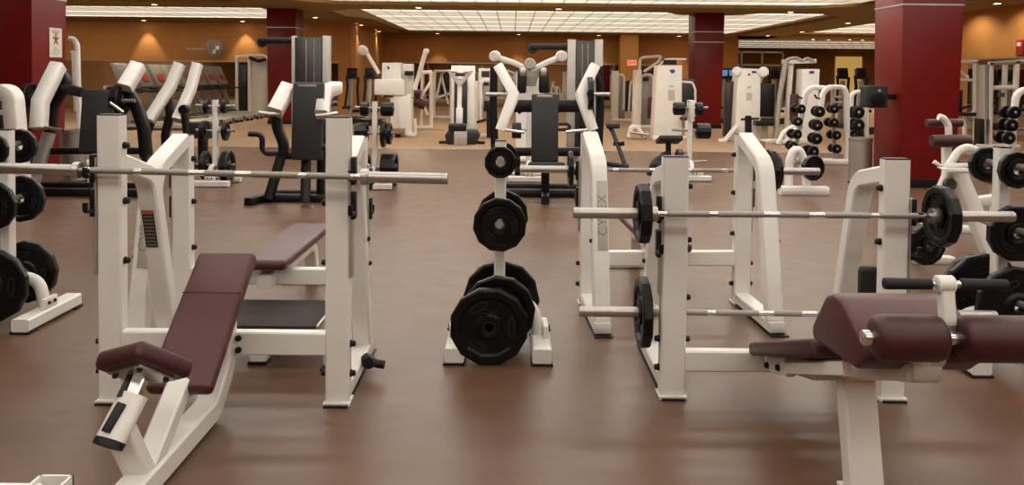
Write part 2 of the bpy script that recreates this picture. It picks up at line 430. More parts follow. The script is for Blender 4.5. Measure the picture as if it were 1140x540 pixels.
def barbell(label, loc, rz=0, ry=0, group=None):
    t = thing('barbell', label, 'barbell', loc, rz, group); t.rotation_euler = (0, ry, rz)
    MB().pipe([(-.66, 0, 0), (.66, 0, 0)], .014, 14).build('shaft', 'chrome', t)
    for a, b in ((-.60, -.40), (-.36, -.145), (-.07, .07), (.145, .36), (.40, .60)):
        MB().pipe([(a, 0, 0), (b, 0, 0)], .0148, 14).build('knurled_grip', 'knurl', t)
    for s in (-1, 1):
        MB().lathe([(.014, 0), (.036, .002), (.038, .012), (.038, .03), (.03, .038)], (s*.645, 0, 0), (s, 0, 0), 18).build('collar', 'steel', t)
        sl = MB().lathe([(.0255, 0), (.0255, .352), (.023, .357), (.012, .357)], (s*.683, 0, 0), (s, 0, 0), 20).build('sleeve', 'steel', t)
        MB().lathe([(.0262, 0), (.0262, .004)], (s*1.015, 0, 0), (s, 0, 0), 20).build('end_ring', 'knurl', sl)
    return t

def rack(root, top, zt, hooks, leg_bend=(.36, 1.02), span=.53, cross=(.18, .1), width=.112, strip=(.62, 1.06), foot=.66):
    """two uprights with bent rear legs, foot rails, cross member, hooks"""
    for s in (-1, 1):
        x = s * span
        u = MB().tube([(x, 0, .012), (x, 0, top)], .07, width, ref=(0, 1, 0)).build('upright', 'white', root)
        MB().box((x, 0, top + .003), (width*.96, .064, .006)).build('end_cap', 'black', u, smooth=0)
        MB().tube([(x, -.055, .008), (x, .05, .008)], width*1.12, .014, ref=(1, 0, 0)).build('foot_plate', 'white', u)
        f = MB().tube([(x, .03, .045), (x, foot, .045)], .1, .07, ref=(1, 0, 0)).build('foot_rail', 'white', root)
        MB().box((x, foot/2 - .01, .004), (.112, foot + .12, .008)).build('rubber_strip', 'black', f, smooth=0)
        MB().box((x, foot, .045), (.096, .012, .066)).build('end_cap', 'white', f, bevel=.004)
        leg = MB().tube(fillet([(x, .03, zt), (x, leg_bend[0], leg_bend[1]), (x, foot - .05, .075)], .16), .1, .085, ref=(1, 0, 0)).build('rear_leg', 'white', root)
        for yy, zz in ((.395, .70), (.44, .56)):
            bolt(leg, (x + s*.052, yy + .07, zz - .02), (s, 0, 0), .011, .012)
        st = MB().box((x + s*(width/2 + .008), -.012, (strip[0]+strip[1])/2), (.012, .05, strip[1]-strip[0])).build('hook_strip', 'silver', root, bevel=.003)
        for hz in hooks:
            h = MB().box((x + s*(width/2 + .018), -.02, hz + .01), (.022, .05, .13)).build('bar_hook', 'black', root, bevel=.004)
            MB().tube(fillet([(x + s*(width/2 + .018), -.02, hz - .024), (x + s*(width/2 + .018), -.098, hz - .024), (x + s*(width/2 + .018), -.098, hz + .02)], .02), .022, .016, ref=(1, 0, 0)).build('hook_lip', 'black', h)
        for bz in (top - .14, top - .40, top - .68, .28, .14):
            bolt(u, (x - s*width/2, .0, bz), (-s, 0, 0))
        for bz in (.28, .14):
            bolt(u, (x + s*width/2, .0, bz), (s, 0, 0))
    MB().tube([(-span + width/2, .0, cross[0]), (span - width/2, .0, cross[0])], .06, cross[1], ref=(0, 1, 0)).build('cross_member', 'white', root)

def label_plate(root, x, s, y, z, h, w, lean, name='name_plate', m='plate_label'):
    r = Matrix.Rotation(lean, 3, 'X')
    o = MB().box((0, 0, 0), (.004, w, h)).build(name, m, root, bevel=.0015)
    o.location = (x + s*.053, y, z); o.rotation_euler = r.to_euler(); return o

def pad_box(root, name, m, c, size, rot, bevel=.022, seg=3):
    o = MB().box((0, 0, 0), size).build(name, m, root, bevel=bevel, seg=seg, smooth=60)
    o.location = c; o.rotation_euler = rot.to_euler(); return o
RX = lambda a: Matrix.Rotation(a, 3, 'X')

# ------------------------------------------------------------------ incline bench
b = thing('incline_bench', 'white incline press bench with burgundy sloping back pad and tilted seat', 'bench', (-1.335, 3.68, 0), 0, 'olympic benches')
rack(b, 1.345, 1.12, (1.09, .93), cross=(.283, .108), strip=(.60, 1.15))
def L(Y, z): return (0, Y - 3.68, z)
MB().tube(fillet([L(2.42, .055), L(3.46, .055), L(3.63, .2), L(3.65, .53)], .14), .105, .095, ref=(1, 0, 0)).build('main_beam', 'white', b)
MB().tube([V(L(2.84, .06)), V(L(2.745, .30)) + V((-.04, 0, 0))], .095, .06, ref=(1, 0, 0)).build('seat_post_leg', 'white', b)
MB().tube([L(2.86, .08), L(3.17, .285)], .085, .075, ref=(1, 0, 0)).build('pad_brace', 'white', b)
MB().tube([L(3.22, .20), L(3.66, .53)], .07, .05, ref=(1, 0, 0)).build('pad_rail', 'white', b)
ang = math.atan2(.43, .57); d = V((0, math.cos(ang), math.sin(ang))); n = V((0, -math.sin(ang), math.cos(ang)))
p0 = V((0, 3.13 - 3.68, .28)); LEN = .714
bpad = pad_box(b, 'back_pad', 'vinyl', p0 + d*(LEN*.5) - n*.03, (.27, LEN, .062), RX(ang), .024, 4)
MB().box((0, LEN*.16, .0300), (.262, .006, .0035)).build('seam', 'black', bpad, bevel=.0012)
bp = MB().box((0, 0, 0), (.2, .6, .014)).build('pad_board', 'black', b); bp.location = p0 + d*LEN*.5 - n*.066; bp.rotation_euler = RX(ang).to_euler()
# seat: tilted up at the front and turned on its post
th = math.radians(40); R = RX(-th) ; phi = Matrix.Rotation(math.radians(-30), 3, 'Z')
sr = R @ phi
seat_c = V((-.01, 2.88 - 3.68, .47))
st = pad_box(b, 'seat', 'vinyldark', seat_c, (.245, .25, .07), sr, .024, 4)
u = sr @ V((0, 0, 1))
pl = MB().box((0, 0, -.04), (.17, .16, .012)).build('seat_plate', 'steel', st, bevel=.003)
for sx in (-1, 1):
    for sy in (-1, 1): bolt(st, (sx*.065, sy*.06, -.045), (0, 0, -1), .009, .012)
j = seat_c - u*.045
s1 = V((-.02, 2.785 - 3.68, .365)); s0 = V((-.05, 2.70 - 3.68, .262))
MB().tube([j, s1], .05, .045, ref=(1, 0, 0)).build('seat_post', 'chrome', b)
MB().tube([j + V((-.03, .0, 0)), s1 + V((-.03, 0, .012))], .022, .05, ref=(1, 0, 0)).build('seat_slide', 'black', b)
dd = (s1 - s0).normalized()
sl = MB().pipe([s0, s1 + dd*.03], .054, 20, ref=(1, 0, 0), r2=.034).build('seat_sleeve', 'white', b)
MB().pipe([s0 - dd*.014, s0 + dd*.008], .056, 20, ref=(1, 0, 0), r2=.036).build('sleeve_cap', 'black', b)
nrm = dd.cross(V((1, 0, 0))).normalized()
if nrm.y > 0: nrm = -nrm
MB().tube([s0 + dd*.025 + nrm*.036 + V((-.012, 0, 0)), s0 + dd*.125 + nrm*.038 + V((-.006, 0, 0))], .032, .016, ref=(1, 0, 0)).build('adjusting_lever', 'black', b, bevel=.004)
# stickers on the bent leg
o = MB().box((0, 0, 0), (.062, .003, .21)).build('warning_sticker', 'sticker', b, smooth=0); o.location = (-.535, .39, .735); o.rotation_euler = (math.radians(14.8), 0, 0)
MB().box((0, -.0022, .095), (.062, .0015, .02)).build('sticker_header', 'orange', o, smooth=0)
for q in range(9): MB().box((0, -.002, .07 - q*.02), (.05, .0012, .004)).build('print_line', 'textgray', o, smooth=0)
for zz in (.31, .255): bolt(b, (.07, -.03, zz), (0, -1, 0), .012, .014)
# black grip lying out from the foot of the bench
MB().pipe([(.59, .38, .08), (.66, .3, .075), (.70, .3, .07)], .022, 10).build('foot_knob', 'black', b)
MB().lathe([(.03, 0), (.036, .01), (.036, .05), (.03, .06)], (.60, .36, .075), (.3, -1, 0), 14).build('foot_knob', 'black', b)

# spotter's step behind it
t = thing('spotter_platform', 'low dark spotter platform behind the incline bench', 'platform', (-1.30, 4.36, 0))
MB().box((0, 0, .205), (.56, .48, .03)).build('deck', 'board', t, bevel=.006)
MB().box((.288, 0, .205), (.014, .5, .036)).build('edge_trim', 'steel', t, bevel=.003)
MB().box((0, -.248, .205), (.56, .014, .036)).build('edge_trim', 'board', t, bevel=.003)
for sx in (-.25,):
    for sy in (-1, 1):
        lg = MB().tube([(sx*.16, sy*.17, .012), (sx*.16, sy*.17, .19)], .07, .09, ref=(0, 1, 0)).build('leg', 'white', t)
        MB().box((sx*.16, sy*.17, .007), (.1, .1, .014)).build('foot', 'black', lg, bevel=.003)
barbell('empty steel barbell across the hooks of the incline bench', (-1.325, 3.585, 1.09), math.radians(-2.0), math.radians(.5), 'barbells on the racks')

# ------------------------------------------------------------------ flat benches at the back
def flat_bench(label, loc, rz, nm):
    t = thing('flat_bench', label, 'bench', loc, rz, 'olympic benches')
    rack(t, 1.165, 1.14, (.90, .72), leg_bend=(.40, 1.0), cross=(.315, .1), strip=(.5, 1.0))
    # the lifter's side is -y here
    MB().tube(fillet([(0, .0, .31), (0, -.95, .31), (0, -1.02, .02)], .12), .09, .08, ref=(1, 0, 0)).build('main_beam', 'white', t)
    MB().tube([(0, -.95, .34), (0, -.95, .40)], .08, .08, ref=(1, 0, 0)).build('pad_support', 'white', t)
    MB().tube([(0, -.3, .34), (0, -.3, .40)], .08, .08, ref=(1, 0, 0)).build('pad_support', 'white', t)
    MB().tube([(-.24, -1.04, .02), (.24, -1.04, .02)], .08, .04, ref=(0, 1, 0)).build('front_foot', 'white', t)
    MB().tube([(0, .0, .31), (0, .12, .31)], .09, .08, ref=(1, 0, 0)).build('beam_end', 'white', t)
    pad_box(t, 'bench_pad', 'vinyl', (0, -.42, .418), (.285, 1.2, .062), RX(0), .026, 4)
    return t
fr = flat_bench('white flat bench rack with a burgundy pad behind the decline bench', (1.055, 5.36, 0), PI + math.radians(2.7), 1)
# rz=pi: bent legs face the camera.  name strip on its inner leg
MT = Matrix.Translation((0, .0025, 0)) @ Matrix.Rotation(PI, 4, 'Y') @ Matrix.Rotation(-PI/2, 4, 'X') @ Matrix.Rotation(PI/2, 4, 'Z')
def name_strip(root, x):
    o = MB().box((0, 0, 0), (.062, .004, .42)).build('name_plate', 'plate_label', root, bevel=.001); o.location = (x, .515, .70); o.rotation_euler = (math.radians(12.8), 0, 0)
    text('lettering', 'CYBEX', .082, 'textgray', o, MT, .0008)
name_strip(fr, .518)
fl = flat_bench('white flat bench rack with a burgundy pad behind the incline bench', (-1.462, 4.78, 0), PI, 2)
barbell('steel barbell loaded on the flat bench rack behind the decline bench', (1.10, 5.452, .905), math.radians(1.2), 0, 'barbells on the racks')
name_strip(fl, .518)

# ------------------------------------------------------------------ decline bench
b = thing('decline_bench', 'white decline bench with burgundy roller pads and a black cross grip', 'bench', (1.32, 3.80, 0), 0, 'olympic benches')
rack(b, 1.165, 1.09, (.905, .74), cross=(.178, .1), width=.122, strip=(.5, .98))
def L(Y, z, x=0): return (x, Y - 3.80, z)
for s in (-1, 1):
    MB().pipe([(s*.527, .03, .349), (s*.527, .13, .349), (s*.527, .14, .385)], .011, 8, ref=(1, 0, 0)).build('bar_catch', 'black', b)
MB().tube([L(3.8, .19), L(3.3, .32), L(2.62, .585), L(2.5, .625)], .1, .085, ref=(1, 0, 0)).build('main_beam', 'white', b)
MB().tube([L(3.0, .40, .01), L(2.9, .01, .01)], .125, .085, ref=(1, 0, 0)).build('front_leg', 'white', b)
MB().box(L(2.9, .008, .01), (.15, .14, .016)).build('front_foot', 'white', b, bevel=.003)
bk = MB().box(L(3.62, .235, -.07), (.05, .3, .1), RX(math.radians(-15))).build('beam_bracket', 'white', b, bevel=.01)
for yy, zz in ((3.70, .25), (3.70, .19), (3.55, .235)): bolt(bk, L(yy, zz, -.095), (-1, 0, 0), .013, .014)
for s in (-1, 1): MB().tube([L(3.45, .27, s*.09), L(2.75, .53, s*.13)], .03, .05, ref=(1, 0, 0)).build('pad_rail', 'white', b)
prof = [(3.73, .225), (3.74, .285), (3.69, .305), (2.97, .565), (2.93, .50)]
MB().prism([(y - 3.8, z) for y, z in prof], (0, 0, 0), (0, 1, 0), (0, 0, 1), (1, 0, 0), .36).build('back_pad', 'vinyldark', b, bevel=.018, seg=3, smooth=60)
hump = [(2.92, .575), (2.93, .63), (2.81, .775), (2.74, .803), (2.66, .80), (2.50, .715), (2.475, .66), (2.55, .60)]
MB().prism([(y - 3.8, z) for y, z in hump], (0, 0, 0), (0, 1, 0), (0, 0, 1), (1, 0, 0), .385).build('knee_pad', 'vinyl', b, bevel=.022, seg=3, smooth=60)
ax = MB().pipe([L(2.40, .757, -.222), L(2.40, .757, .3)], .02, 16).build('roller_axle', 'chrome', b)
MB().lathe([(.024, 0), (.024, .02), (.018, .024)], L(2.40, .757, -.215), (-1, 0, 0), 16).build('axle_cap', 'chrome', ax)
for x0, x1 in ((-.205, .012), (.058, .30)):
    MB().lathe([(.03, 0), (.052, .002), (.066, .012), (.071, .03), (.071, x1-x0-.03), (.066, x1-x0-.012), (.052, x1-x0-.002), (.03, x1-x0)], L(2.40, .757, x0), (1, 0, 0), 28).build('roller_pad', 'vinyldark', b, smooth=60)
MB().box(L(2.44, .765, .035), (.045, .06, .06)).build('axle_bracket', 'steel', b, bevel=.004)
MB().tube(fillet([L(2.56, .60, .03), L(2.47, .66, .03), L(2.43, .80, .04), L(2.45, .925, .038)], .05), .042, .038, ref=(1, 0, 0)).build('grip_post', 'white', b)
MB().lathe([(.024, 0), (.028, .004), (.028, .05), (.024, .054)], L(2.45, .912, .011), (1, 0, 0), 16).build('grip_clamp', 'white', b)
MB().pipe([L(2.45, .912, -.15), L(2.45, .912, .225)], .011, 12).build('grip_rod', 'chrome', b)
for x0, x1 in ((-.155, -.005), (.085, .232)):
    MB().lathe([(.008, 0), (.017, .004), (.0185, .014), (.017, x1-x0-.012), (.0165, x1-x0)], L(2.45, .912, x0), (1, 0, 0), 16).build('hand_grip', 'rubber', b)
MB().lathe([(.02, -.045), (.042, -.045), (.046, -.035), (.046, .035), (.042, .045), (.02, .045)], L(2.5, .628, 0), (1, 0, 0), 18).build('beam_end', 'white', b)

bar_up = barbell('steel barbell racked high on the decline bench', (1.333, 3.70, .908), math.radians(.6), 0, 'barbells on the racks')
bar_lo = barbell('steel barbell stored low behind the decline bench uprights', (1.385, 3.905, .377), math.radians(0), 0, 'barbells on the racks')
G = 'plates on the barbells'
H = PI/2
plate('black plate on the high decline barbell, at the end by the aisle', .142, .052, (.618, 3.692, .908), H, G, spin=.2)
plate('black plate on the high decline barbell, at the end by the plate tree', .145, .05, (2.03, 3.707, .908), H, G, spin=.5)
plate('black plate on the low barbell behind the decline bench', .176, .05, (.664, 3.905, .377), H, G, spin=.9)
plate('inner black plate on the flat bench barbell, beside the black chest press', .128, .03, (.408, 5.437, .905), H, G)
plate('larger of the two black plates on the flat bench barbell, against its collar', .155, .04, (1.80, 5.468, .905), H, G, spin=.4)
plate('smaller of the two black plates on the flat bench barbell, outside the larger', .125, .03, (1.838, 5.469, .905), H, G, spin=.1)
# spring end of rail behind the knee pad
t = thing('bar_pad', 'small black folded bar pad standing behind the burgundy knee pad', 'bar pad', (1.84, 4.02, 0))
MB().box((0, 0, .31), (.1, .07, .56)).build('pad_body', 'rubber', t, bevel=.022, seg=3)
MB().box((0, 0, .015), (.22, .2, .03)).build('base', 'rubber', t, bevel=.006)
MB().lathe([(.016, 0), (.02, .01), (.02, .04), (.012, .05)], (.045, -.03, .58), (.2, 0, 1), 12).build('knob', 'black', t)

# ------------------------------------------------------------------ weight plate trees
def tree(label, loc, rz=0, low=.27):
    t = thing('plate_tree', label, 'plate tree', loc, rz, 'white plate trees')
    MB().tube([(0, 0, .22), (0, 0, 1.18)], .07, .062, ref=(0, 1, 0)).build('post', 'white', t)
    MB().box((0, 0, 1.183), (.06, .068, .008)).build('post_cap', 'black', t, smooth=0)
    for s in (-1, 1):
        r = MB().tube([(s*.235, -.27, .05), (s*.235, .30, .05)], .105, .075, ref=(1, 0, 0)).build('foot_rail', 'white', t)
        for yy in (-.235, .265): MB().box((s*.235, yy, .006), (.118, .09, .012)).build('rubber_foot', 'black', r, bevel=.003)
        MB().box((s*.262, -.02, .12), (.03, .14, .07)).build('foot_bracket', 'white', r, bevel=.006)
        for yy in (-.05, .01): bolt(r, (s*.278, yy, .125), (s, 0, 0), .009, .01)
        MB().pipe(fillet([(0, 0, .265), (s*.19, 0, .265), (s*.225, 0, .07)], .13, 8), .036, 14).build('leg_arch', 'white', t)
    for z in (1.085, .745, low):
        for s in (-1, 1):
            MB().pipe([(0, s*.03, z), (0, s*.27, z + .012)], .019, 12, ref=(1, 0, 0)).build('plate_peg', 'knurl', t)
    return t
G = 'plates on the plate trees'
def hang(base, specs):
    for lab, r, tk, dy, z, dx, tilt, spin in specs:
        plate(lab, r, tk, (base[0] + dx, base[1] + dy, z), 0, G, tilt, spin)
T = (-.06, 4.44, 0)
tree('white plate tree alone in the aisle between the two front benches', T)
hang(T, [('largest black plate, leaning at the front of the aisle plate tree', .212, .045, -.262, .2095, -.05, .04, .0),
         ('black plate half hidden behind the largest plate of the aisle tree', .2, .04, -.175, .262, .0, 0, .15),
         ('wide black plate on the low rear peg of the aisle tree', .222, .045, .11, .256, .01, 0, .3),
         ('second wide black plate outermost on the low rear peg of the aisle tree', .2, .04, .18, .262, .0, 0, .05),
         ('middle front black plate of the aisle tree, at chest height', .148, .036, -.15, .735, -.0, 0, .1),
         ('black plate behind the post at the middle of the aisle tree', .15, .04, .13, .735, .012, 0, .4),
         ('small black plate at the top front of the aisle tree', .088, .028, -.14, 1.075, -.0, 0, 0),
         ('small black plate behind the post at the top of the aisle tree', .09, .03, .12, 1.075, .01, 0, .2)])
# embossed strokes on the largest plate
big = [o for o in COL.objects if o.get('label', '').startswith('largest black plate')][0]
e = MB()
for k in range(3): e.box((-.028, -.024, .062 + k*.017), (.045, .006, .006))
e.box((-.048, -.024, .079), (.006, .006, .04))
e.tube([(.0, -.024, .1), (.022, -.024, .078), (.045, -.024, .1)], .006, .006); e.tube([(.022, -.024, .078), (.022, -.024, .05)], .006, .006)
e.build('embossed_mark', 'rubber', big)

T = (-3.11, 4.86, 0)
tree('white plate tree cut by the picture edge beside the incline bench', T)
hang(T, [('big black plate on the low rear peg of the edge plate tree', .2, .045, .15, .265, .02, 0, .2),
         ('big black plate on the low front peg of the edge plate tree', .222, .045, -.16, .256, .0, 0, .0),
         ('black plate on the middle front peg of the edge plate tree', .15, .04, -.15, .735, 0, 0, .1),
         ('black plate on the middle rear peg of the edge plate tree', .15, .04, .14, .735, 0, 0, .3),
         ('small black plate on the top rear peg of the edge plate tree', .11, .035, .13, 1.07, 0, 0, .3),
         ('small black plate on the top front peg of the edge plate tree', .1, .03, -.14, 1.072, 0, 0, .1)])
T = (2.70, 4.34, 0)
tree('white plate tree filled with plates past the decline bench', T, 0, .36)
hang(T, [('front plate on the low peg of the tree past the decline bench', .222, .045, -.17, .346, 0, 0, .1),
         ('rear plate on the low peg of the tree past the decline bench', .222, .045, .13, .346, 0, 0, .3),
         ('second rear black plate on the low peg of the tree past the decline bench', .2, .04, .20, .352, 0, 0, .6),
         ('front plate on the middle peg of the tree past the decline bench', .152, .05, -.14, .735, 0, 0, .0),
         ('small front plate on the top peg of the tree past the decline bench', .1, .035, -.13, 1.073, 0, 0, .2),
         ('small rear plate on the top peg of the tree past the decline bench', .1, .035, .14, 1.073, 0, 0, .4)])

# near, bottom edge: the end of a white frame with an open square socket
t = thing('bench_frame', 'white square tube frame end with an open socket at the bottom edge', 'frame', (-1.33, 2.24, 0))
MB().tube([(-.75, 0, .315), (-.03, 0, .315)], .07, .06, ref=(0, 1, 0)).build('frame_rail', 'white', t)
sk = MB()
for sx, sy, wx, wy in ((-1, 0, .008, .1), (1, 0, .008, .1), (0, -1, .1, .008), (0, 1, .1, .008)):
    sk.box((sx*.046, sy*.046, .18), (wx, wy, .36))
sk.build('socket_tube', 'white', t, smooth=0)
MB().box((0, 0, .30), (.08, .08, .02)).build('socket_plug', 'vinyldark', t, smooth=0)
MB().tube([(-.68, 0, .02), (-.68, 0, .30)], .06, .06, ref=(0, 1, 0)).build('leg', 'white', t)
MB().box((-.68, 0, .01), (.1, .3, .02)).build('foot', 'black', t, bevel=.004)
# ------------------------------------------------------------------ machines further back
def pt(p, Y, root):
    px, py = p[0], p[1]; dy = p[2] if len(p) > 2 else 0
    q = atz(px, py[1], Y + dy) if isinstance(py, tuple) else at(px, py, Y + dy)
    return q - root.location
Z = lambda v=.03: ('z', v)
def machine(name, label, cat, px, Y, parts, group=None):
    t = thing(name, label, cat, atz(px, 0, Y), 0, group)
    for sp in parts:
        nm, m, kind, data = sp[:4]; o = sp[4] if len(sp) > 4 else {}
        par = t; b = MB(); dy = o.get('dy', 0); bev = o.get('bevel', 0)
        if kind == 'rt':
            pts = [pt(p, Y, t) for p in data]
            if o.get('r'): pts = fillet(pts, o['r'])
            b.tube(pts, o.get('wn', .1), o.get('wb', .1), ref=o.get('ref', (0, 1, 0)))
        elif kind == 'pipe':
            pts = [pt(p, Y, t) for p in data]
            if o.get('r'): pts = fillet(pts, o['r'])
            b.pipe(pts, o.get('rad', .02), 10)
        elif kind == 'box':
            x0, y0, x1, y1 = data
            a, c = pt((x0, y0, dy), Y, t), pt((x1, y1, dy), Y, t)
            if isinstance(y1, tuple): c.x = pt((x1, y0, dy), Y, t).x
            b.box((a + c) / 2, (abs(a.x - c.x), o.get('th', .1), abs(a.z - c.z)), None); bev = o.get('bevel', .006)
        elif kind == 'pad':
            x0, y0, x1, y1 = data
            a, c = pt((x0, y0, dy), Y, t), pt((x1, y1, dy), Y, t); mid = (a + c) / 2
            h = abs(a.z - c.z) / max(math.cos(o.get('tilt', 0)), .2)
            if 'h' in o: h = o['h']
            b.box(mid, (abs(a.x - c.x), o.get('th', .08), h), None)
            R = Matrix.Rotation(o.get('tilt', 0), 3, 'X')
            b.v = [mid + R @ (v - mid) for v in b.v]; bev = o.get('bevel', .02)
        elif kind == 'poly':
            ps = [pt((x, y, dy), Y, t) for x, y in data]
            b.prism([(p.x, p.z) for p in ps], (0, ps[0].y, 0), (1, 0, 0), (0, 0, 1), (0, 1, 0), o.get('th', .3)); bev = o.get('bevel', .008)
        elif kind == 'disc':
            c = pt((data[0], data[1], dy), Y, t); r = o.get('rad', .1); th = o.get('th', .04)
            b.lathe([(r*.2, -th*.5), (r*.9, -th/2), (r, -th*.3), (r, th*.3), (r*.9, th/2), (r*.2, th*.5)], c, o.get('axis', (0, 1, 0)), o.get('seg', 20))
        ob = b.build(nm, m, par, bevel=bev, seg=o.get('seg_b', 2), smooth=50)
        if 'label' in o: ob['label'] = o['label']
    return t
PG = 'plates on the press machines'
def mplate(label, px, py, Y, r, th, rz=H):
    plate(label, r, th, at(px, py, Y), rz, PG)

# --- chest press in the middle
MX = .14
machine('chest_press', 'black chest press with white chevron arms behind the aisle plate tree', 'exercise machine', 606, 10.2, [
    ('back_pad', 'graypad', 'pad', (592, 105, 621, 180), dict(dy=-.28, th=.09, tilt=math.radians(-8))),
    ('pad_handle_slot', 'steel', 'box', (598, 106, 615, 108.5), dict(dy=-.44, th=.02, bevel=.002)),
    ('spine', 'frame', 'rt', [(607, 110, 0), (607, 176, .1), (607, Z(.05), .15)], dict(wn=.1, wb=.1)),
    ('cross_beam', 'frame', 'rt', [(566, 118, .1), (650, 118, .1)], dict(wn=.1, wb=.16)),
    ('swing_arm', 'frame', 'rt', [(550, 74, .12), (549, 120, .12), (551, 170, .12)], dict(wn=.12, wb=.10, r=.3)),
    ('swing_arm', 'frame', 'rt', [(667, 74, .12), (668, 120, .12), (666, 170, .12)], dict(wn=.12, wb=.10, r=.3)),
    ('press_arm', 'white', 'rt', [(555, 74, -.05), (572.5, 105, -.25), (557, 145, -.3)], dict(wn=.13, wb=.13)),
    ('press_arm', 'white', 'rt', [(662, 74, -.05), (646.5, 105, -.25), (660, 145, -.3)], dict(wn=.13, wb=.13)),
    ('plate_peg', 'steel', 'pipe', [(566, 105, -.2), (541, 105, -.2)], dict(rad=.026)),
    ('plate_peg', 'steel', 'pipe', [(652, 105, -.2), (679, 105, -.2)], dict(rad=.026)),
    ('press_handle', 'chrome', 'pipe', [(556, 143, -.3), (564, 145, -.35), (584, 147.5, -.35)], dict(rad=.02)),
    ('press_handle', 'chrome', 'pipe', [(660, 143, -.3), (650, 145, -.35), (630, 147, -.35)], dict(rad=.02)),
    ('seat', 'graypad', 'pad', (588, 182, 628, 187), dict(dy=-.5, th=.07, tilt=math.radians(80), h=.36)),
    ('seat_post', 'frame', 'rt', [(607, 187, -.45), (607, Z(.05), -.35)], dict(wn=.08, wb=.1)),
    ('lower_beam', 'frame', 'rt', [(551, 169, .14), (667, 169, .14)], dict(wn=.09, wb=.11)),
    ('base_rail', 'frame', 'rt', [(562, Z(.05), -.1), (655, Z(.05), -.1)], dict(wn=.12, wb=.1)),
    ('base_rail', 'frame', 'rt', [(562, Z(.05), .45), (655, Z(.05), .45)], dict(wn=.12, wb=.1)),
    ('base_rail', 'frame', 'rt', [(607, Z(.06), -.75), (607, Z(.06), .5)], dict(wn=.1, wb=.1, ref=(1, 0, 0))),
    ('leg', 'frame', 'rt', [(551, 168, .14), (560, Z(.04), .14)], dict(wn=.1, wb=.09)),
    ('leg', 'frame', 'rt', [(666, 168, .14), (658, Z(.04), .14)], dict(wn=.1, wb=.09)),
    ('plate_horn', 'frame', 'rt', [(662, 78, .1), (670, 95, .1), (668, 118, .1)], dict(wn=.1, wb=.06)),
], 'plate loaded press machines')
mplate('black plate on the peg of the middle chest press, facing the flat bench', 656.5, 105, 9.98, .225, .07)
mplate('black plate hanging low between the middle chest press and the flat bench rack', 648, 199, 9.6, .16, .1)

# --- tall shoulder press further left
machine('shoulder_press', 'black press machine with a tall charcoal back pad behind the incline bench upright', 'exercise machine', 345, 9.5, [
    ('back_pad', 'graypad', 'pad', (326, 92, 360, 178), dict(dy=-.2, th=.1, tilt=math.radians(-6))),
    ('pad_handle_slot', 'steel', 'box', (332, 94.5, 352, 96.5), dict(dy=-.37, th=.02, bevel=.002)),
    ('spine', 'frame', 'rt', [(341, 160, 0), (340, Z(.04), -.25)], dict(wn=.1, wb=.1)),
    ('press_arm', 'white', 'rt', [(321, 97, -.05), (306, 125, -.3)], dict(wn=.17, wb=.17)),
    ('press_arm', 'white', 'rt', [(374, 97.5, .3), (363, 102, -.05), (358, 128, -.3)], dict(wn=.17, wb=.15)),
    ('press_handle', 'steel', 'pipe', [(310, 127, -.32), (300, 127, -.4), (288, 125.5, -.4)], dict(rad=.025)),
    ('press_handle', 'steel', 'pipe', [(375, 126, -.3), (365, 128, -.4), (352, 129, -.4)], dict(rad=.025)),
    ('swing_arm', 'frame', 'rt', [(309, 122, .0), (308, 140, .0), (316, 160, .0), (316, 174, .0)], dict(wn=.12, wb=.11, r=.3)),
    ('swing_arm', 'frame', 'rt', [(360, 104, .05), (360, 140, .05), (358, 176, .05)], dict(wn=.12, wb=.1, r=.3)),
    ('cross_beam', 'frame', 'rt', [(312, 173, .02), (360, 173, .02)], dict(wn=.1, wb=.09)),
    ('leg', 'frame', 'rt', [(314, 172, .0), (299, Z(.05), -.1)], dict(wn=.1, wb=.11)),
    ('leg', 'frame', 'rt', [(358, 172, .05), (357, Z(.05), .1)], dict(wn=.1, wb=.09)),
    ('base_rail', 'frame', 'rt', [(276, Z(.05), -.35), (300, Z(.05), .1)], dict(wn=.1, wb=.1)),
    ('base_rail', 'frame', 'rt', [(299, Z(.05), .0), (362, Z(.05), .0)], dict(wn=.1, wb=.09)),
    ('base_rail', 'frame', 'rt', [(303, Z(.05), .35), (362, Z(.05), .35)], dict(wn=.1, wb=.09)),
    ('foot_rest', 'frame', 'pipe', [(277, 149, .4), (292, 149.5, .4), (292, 166, .4), (297, 171, .4), (312, 171, .2)], dict(rad=.035, r=.08)),
], 'plate loaded press machines')

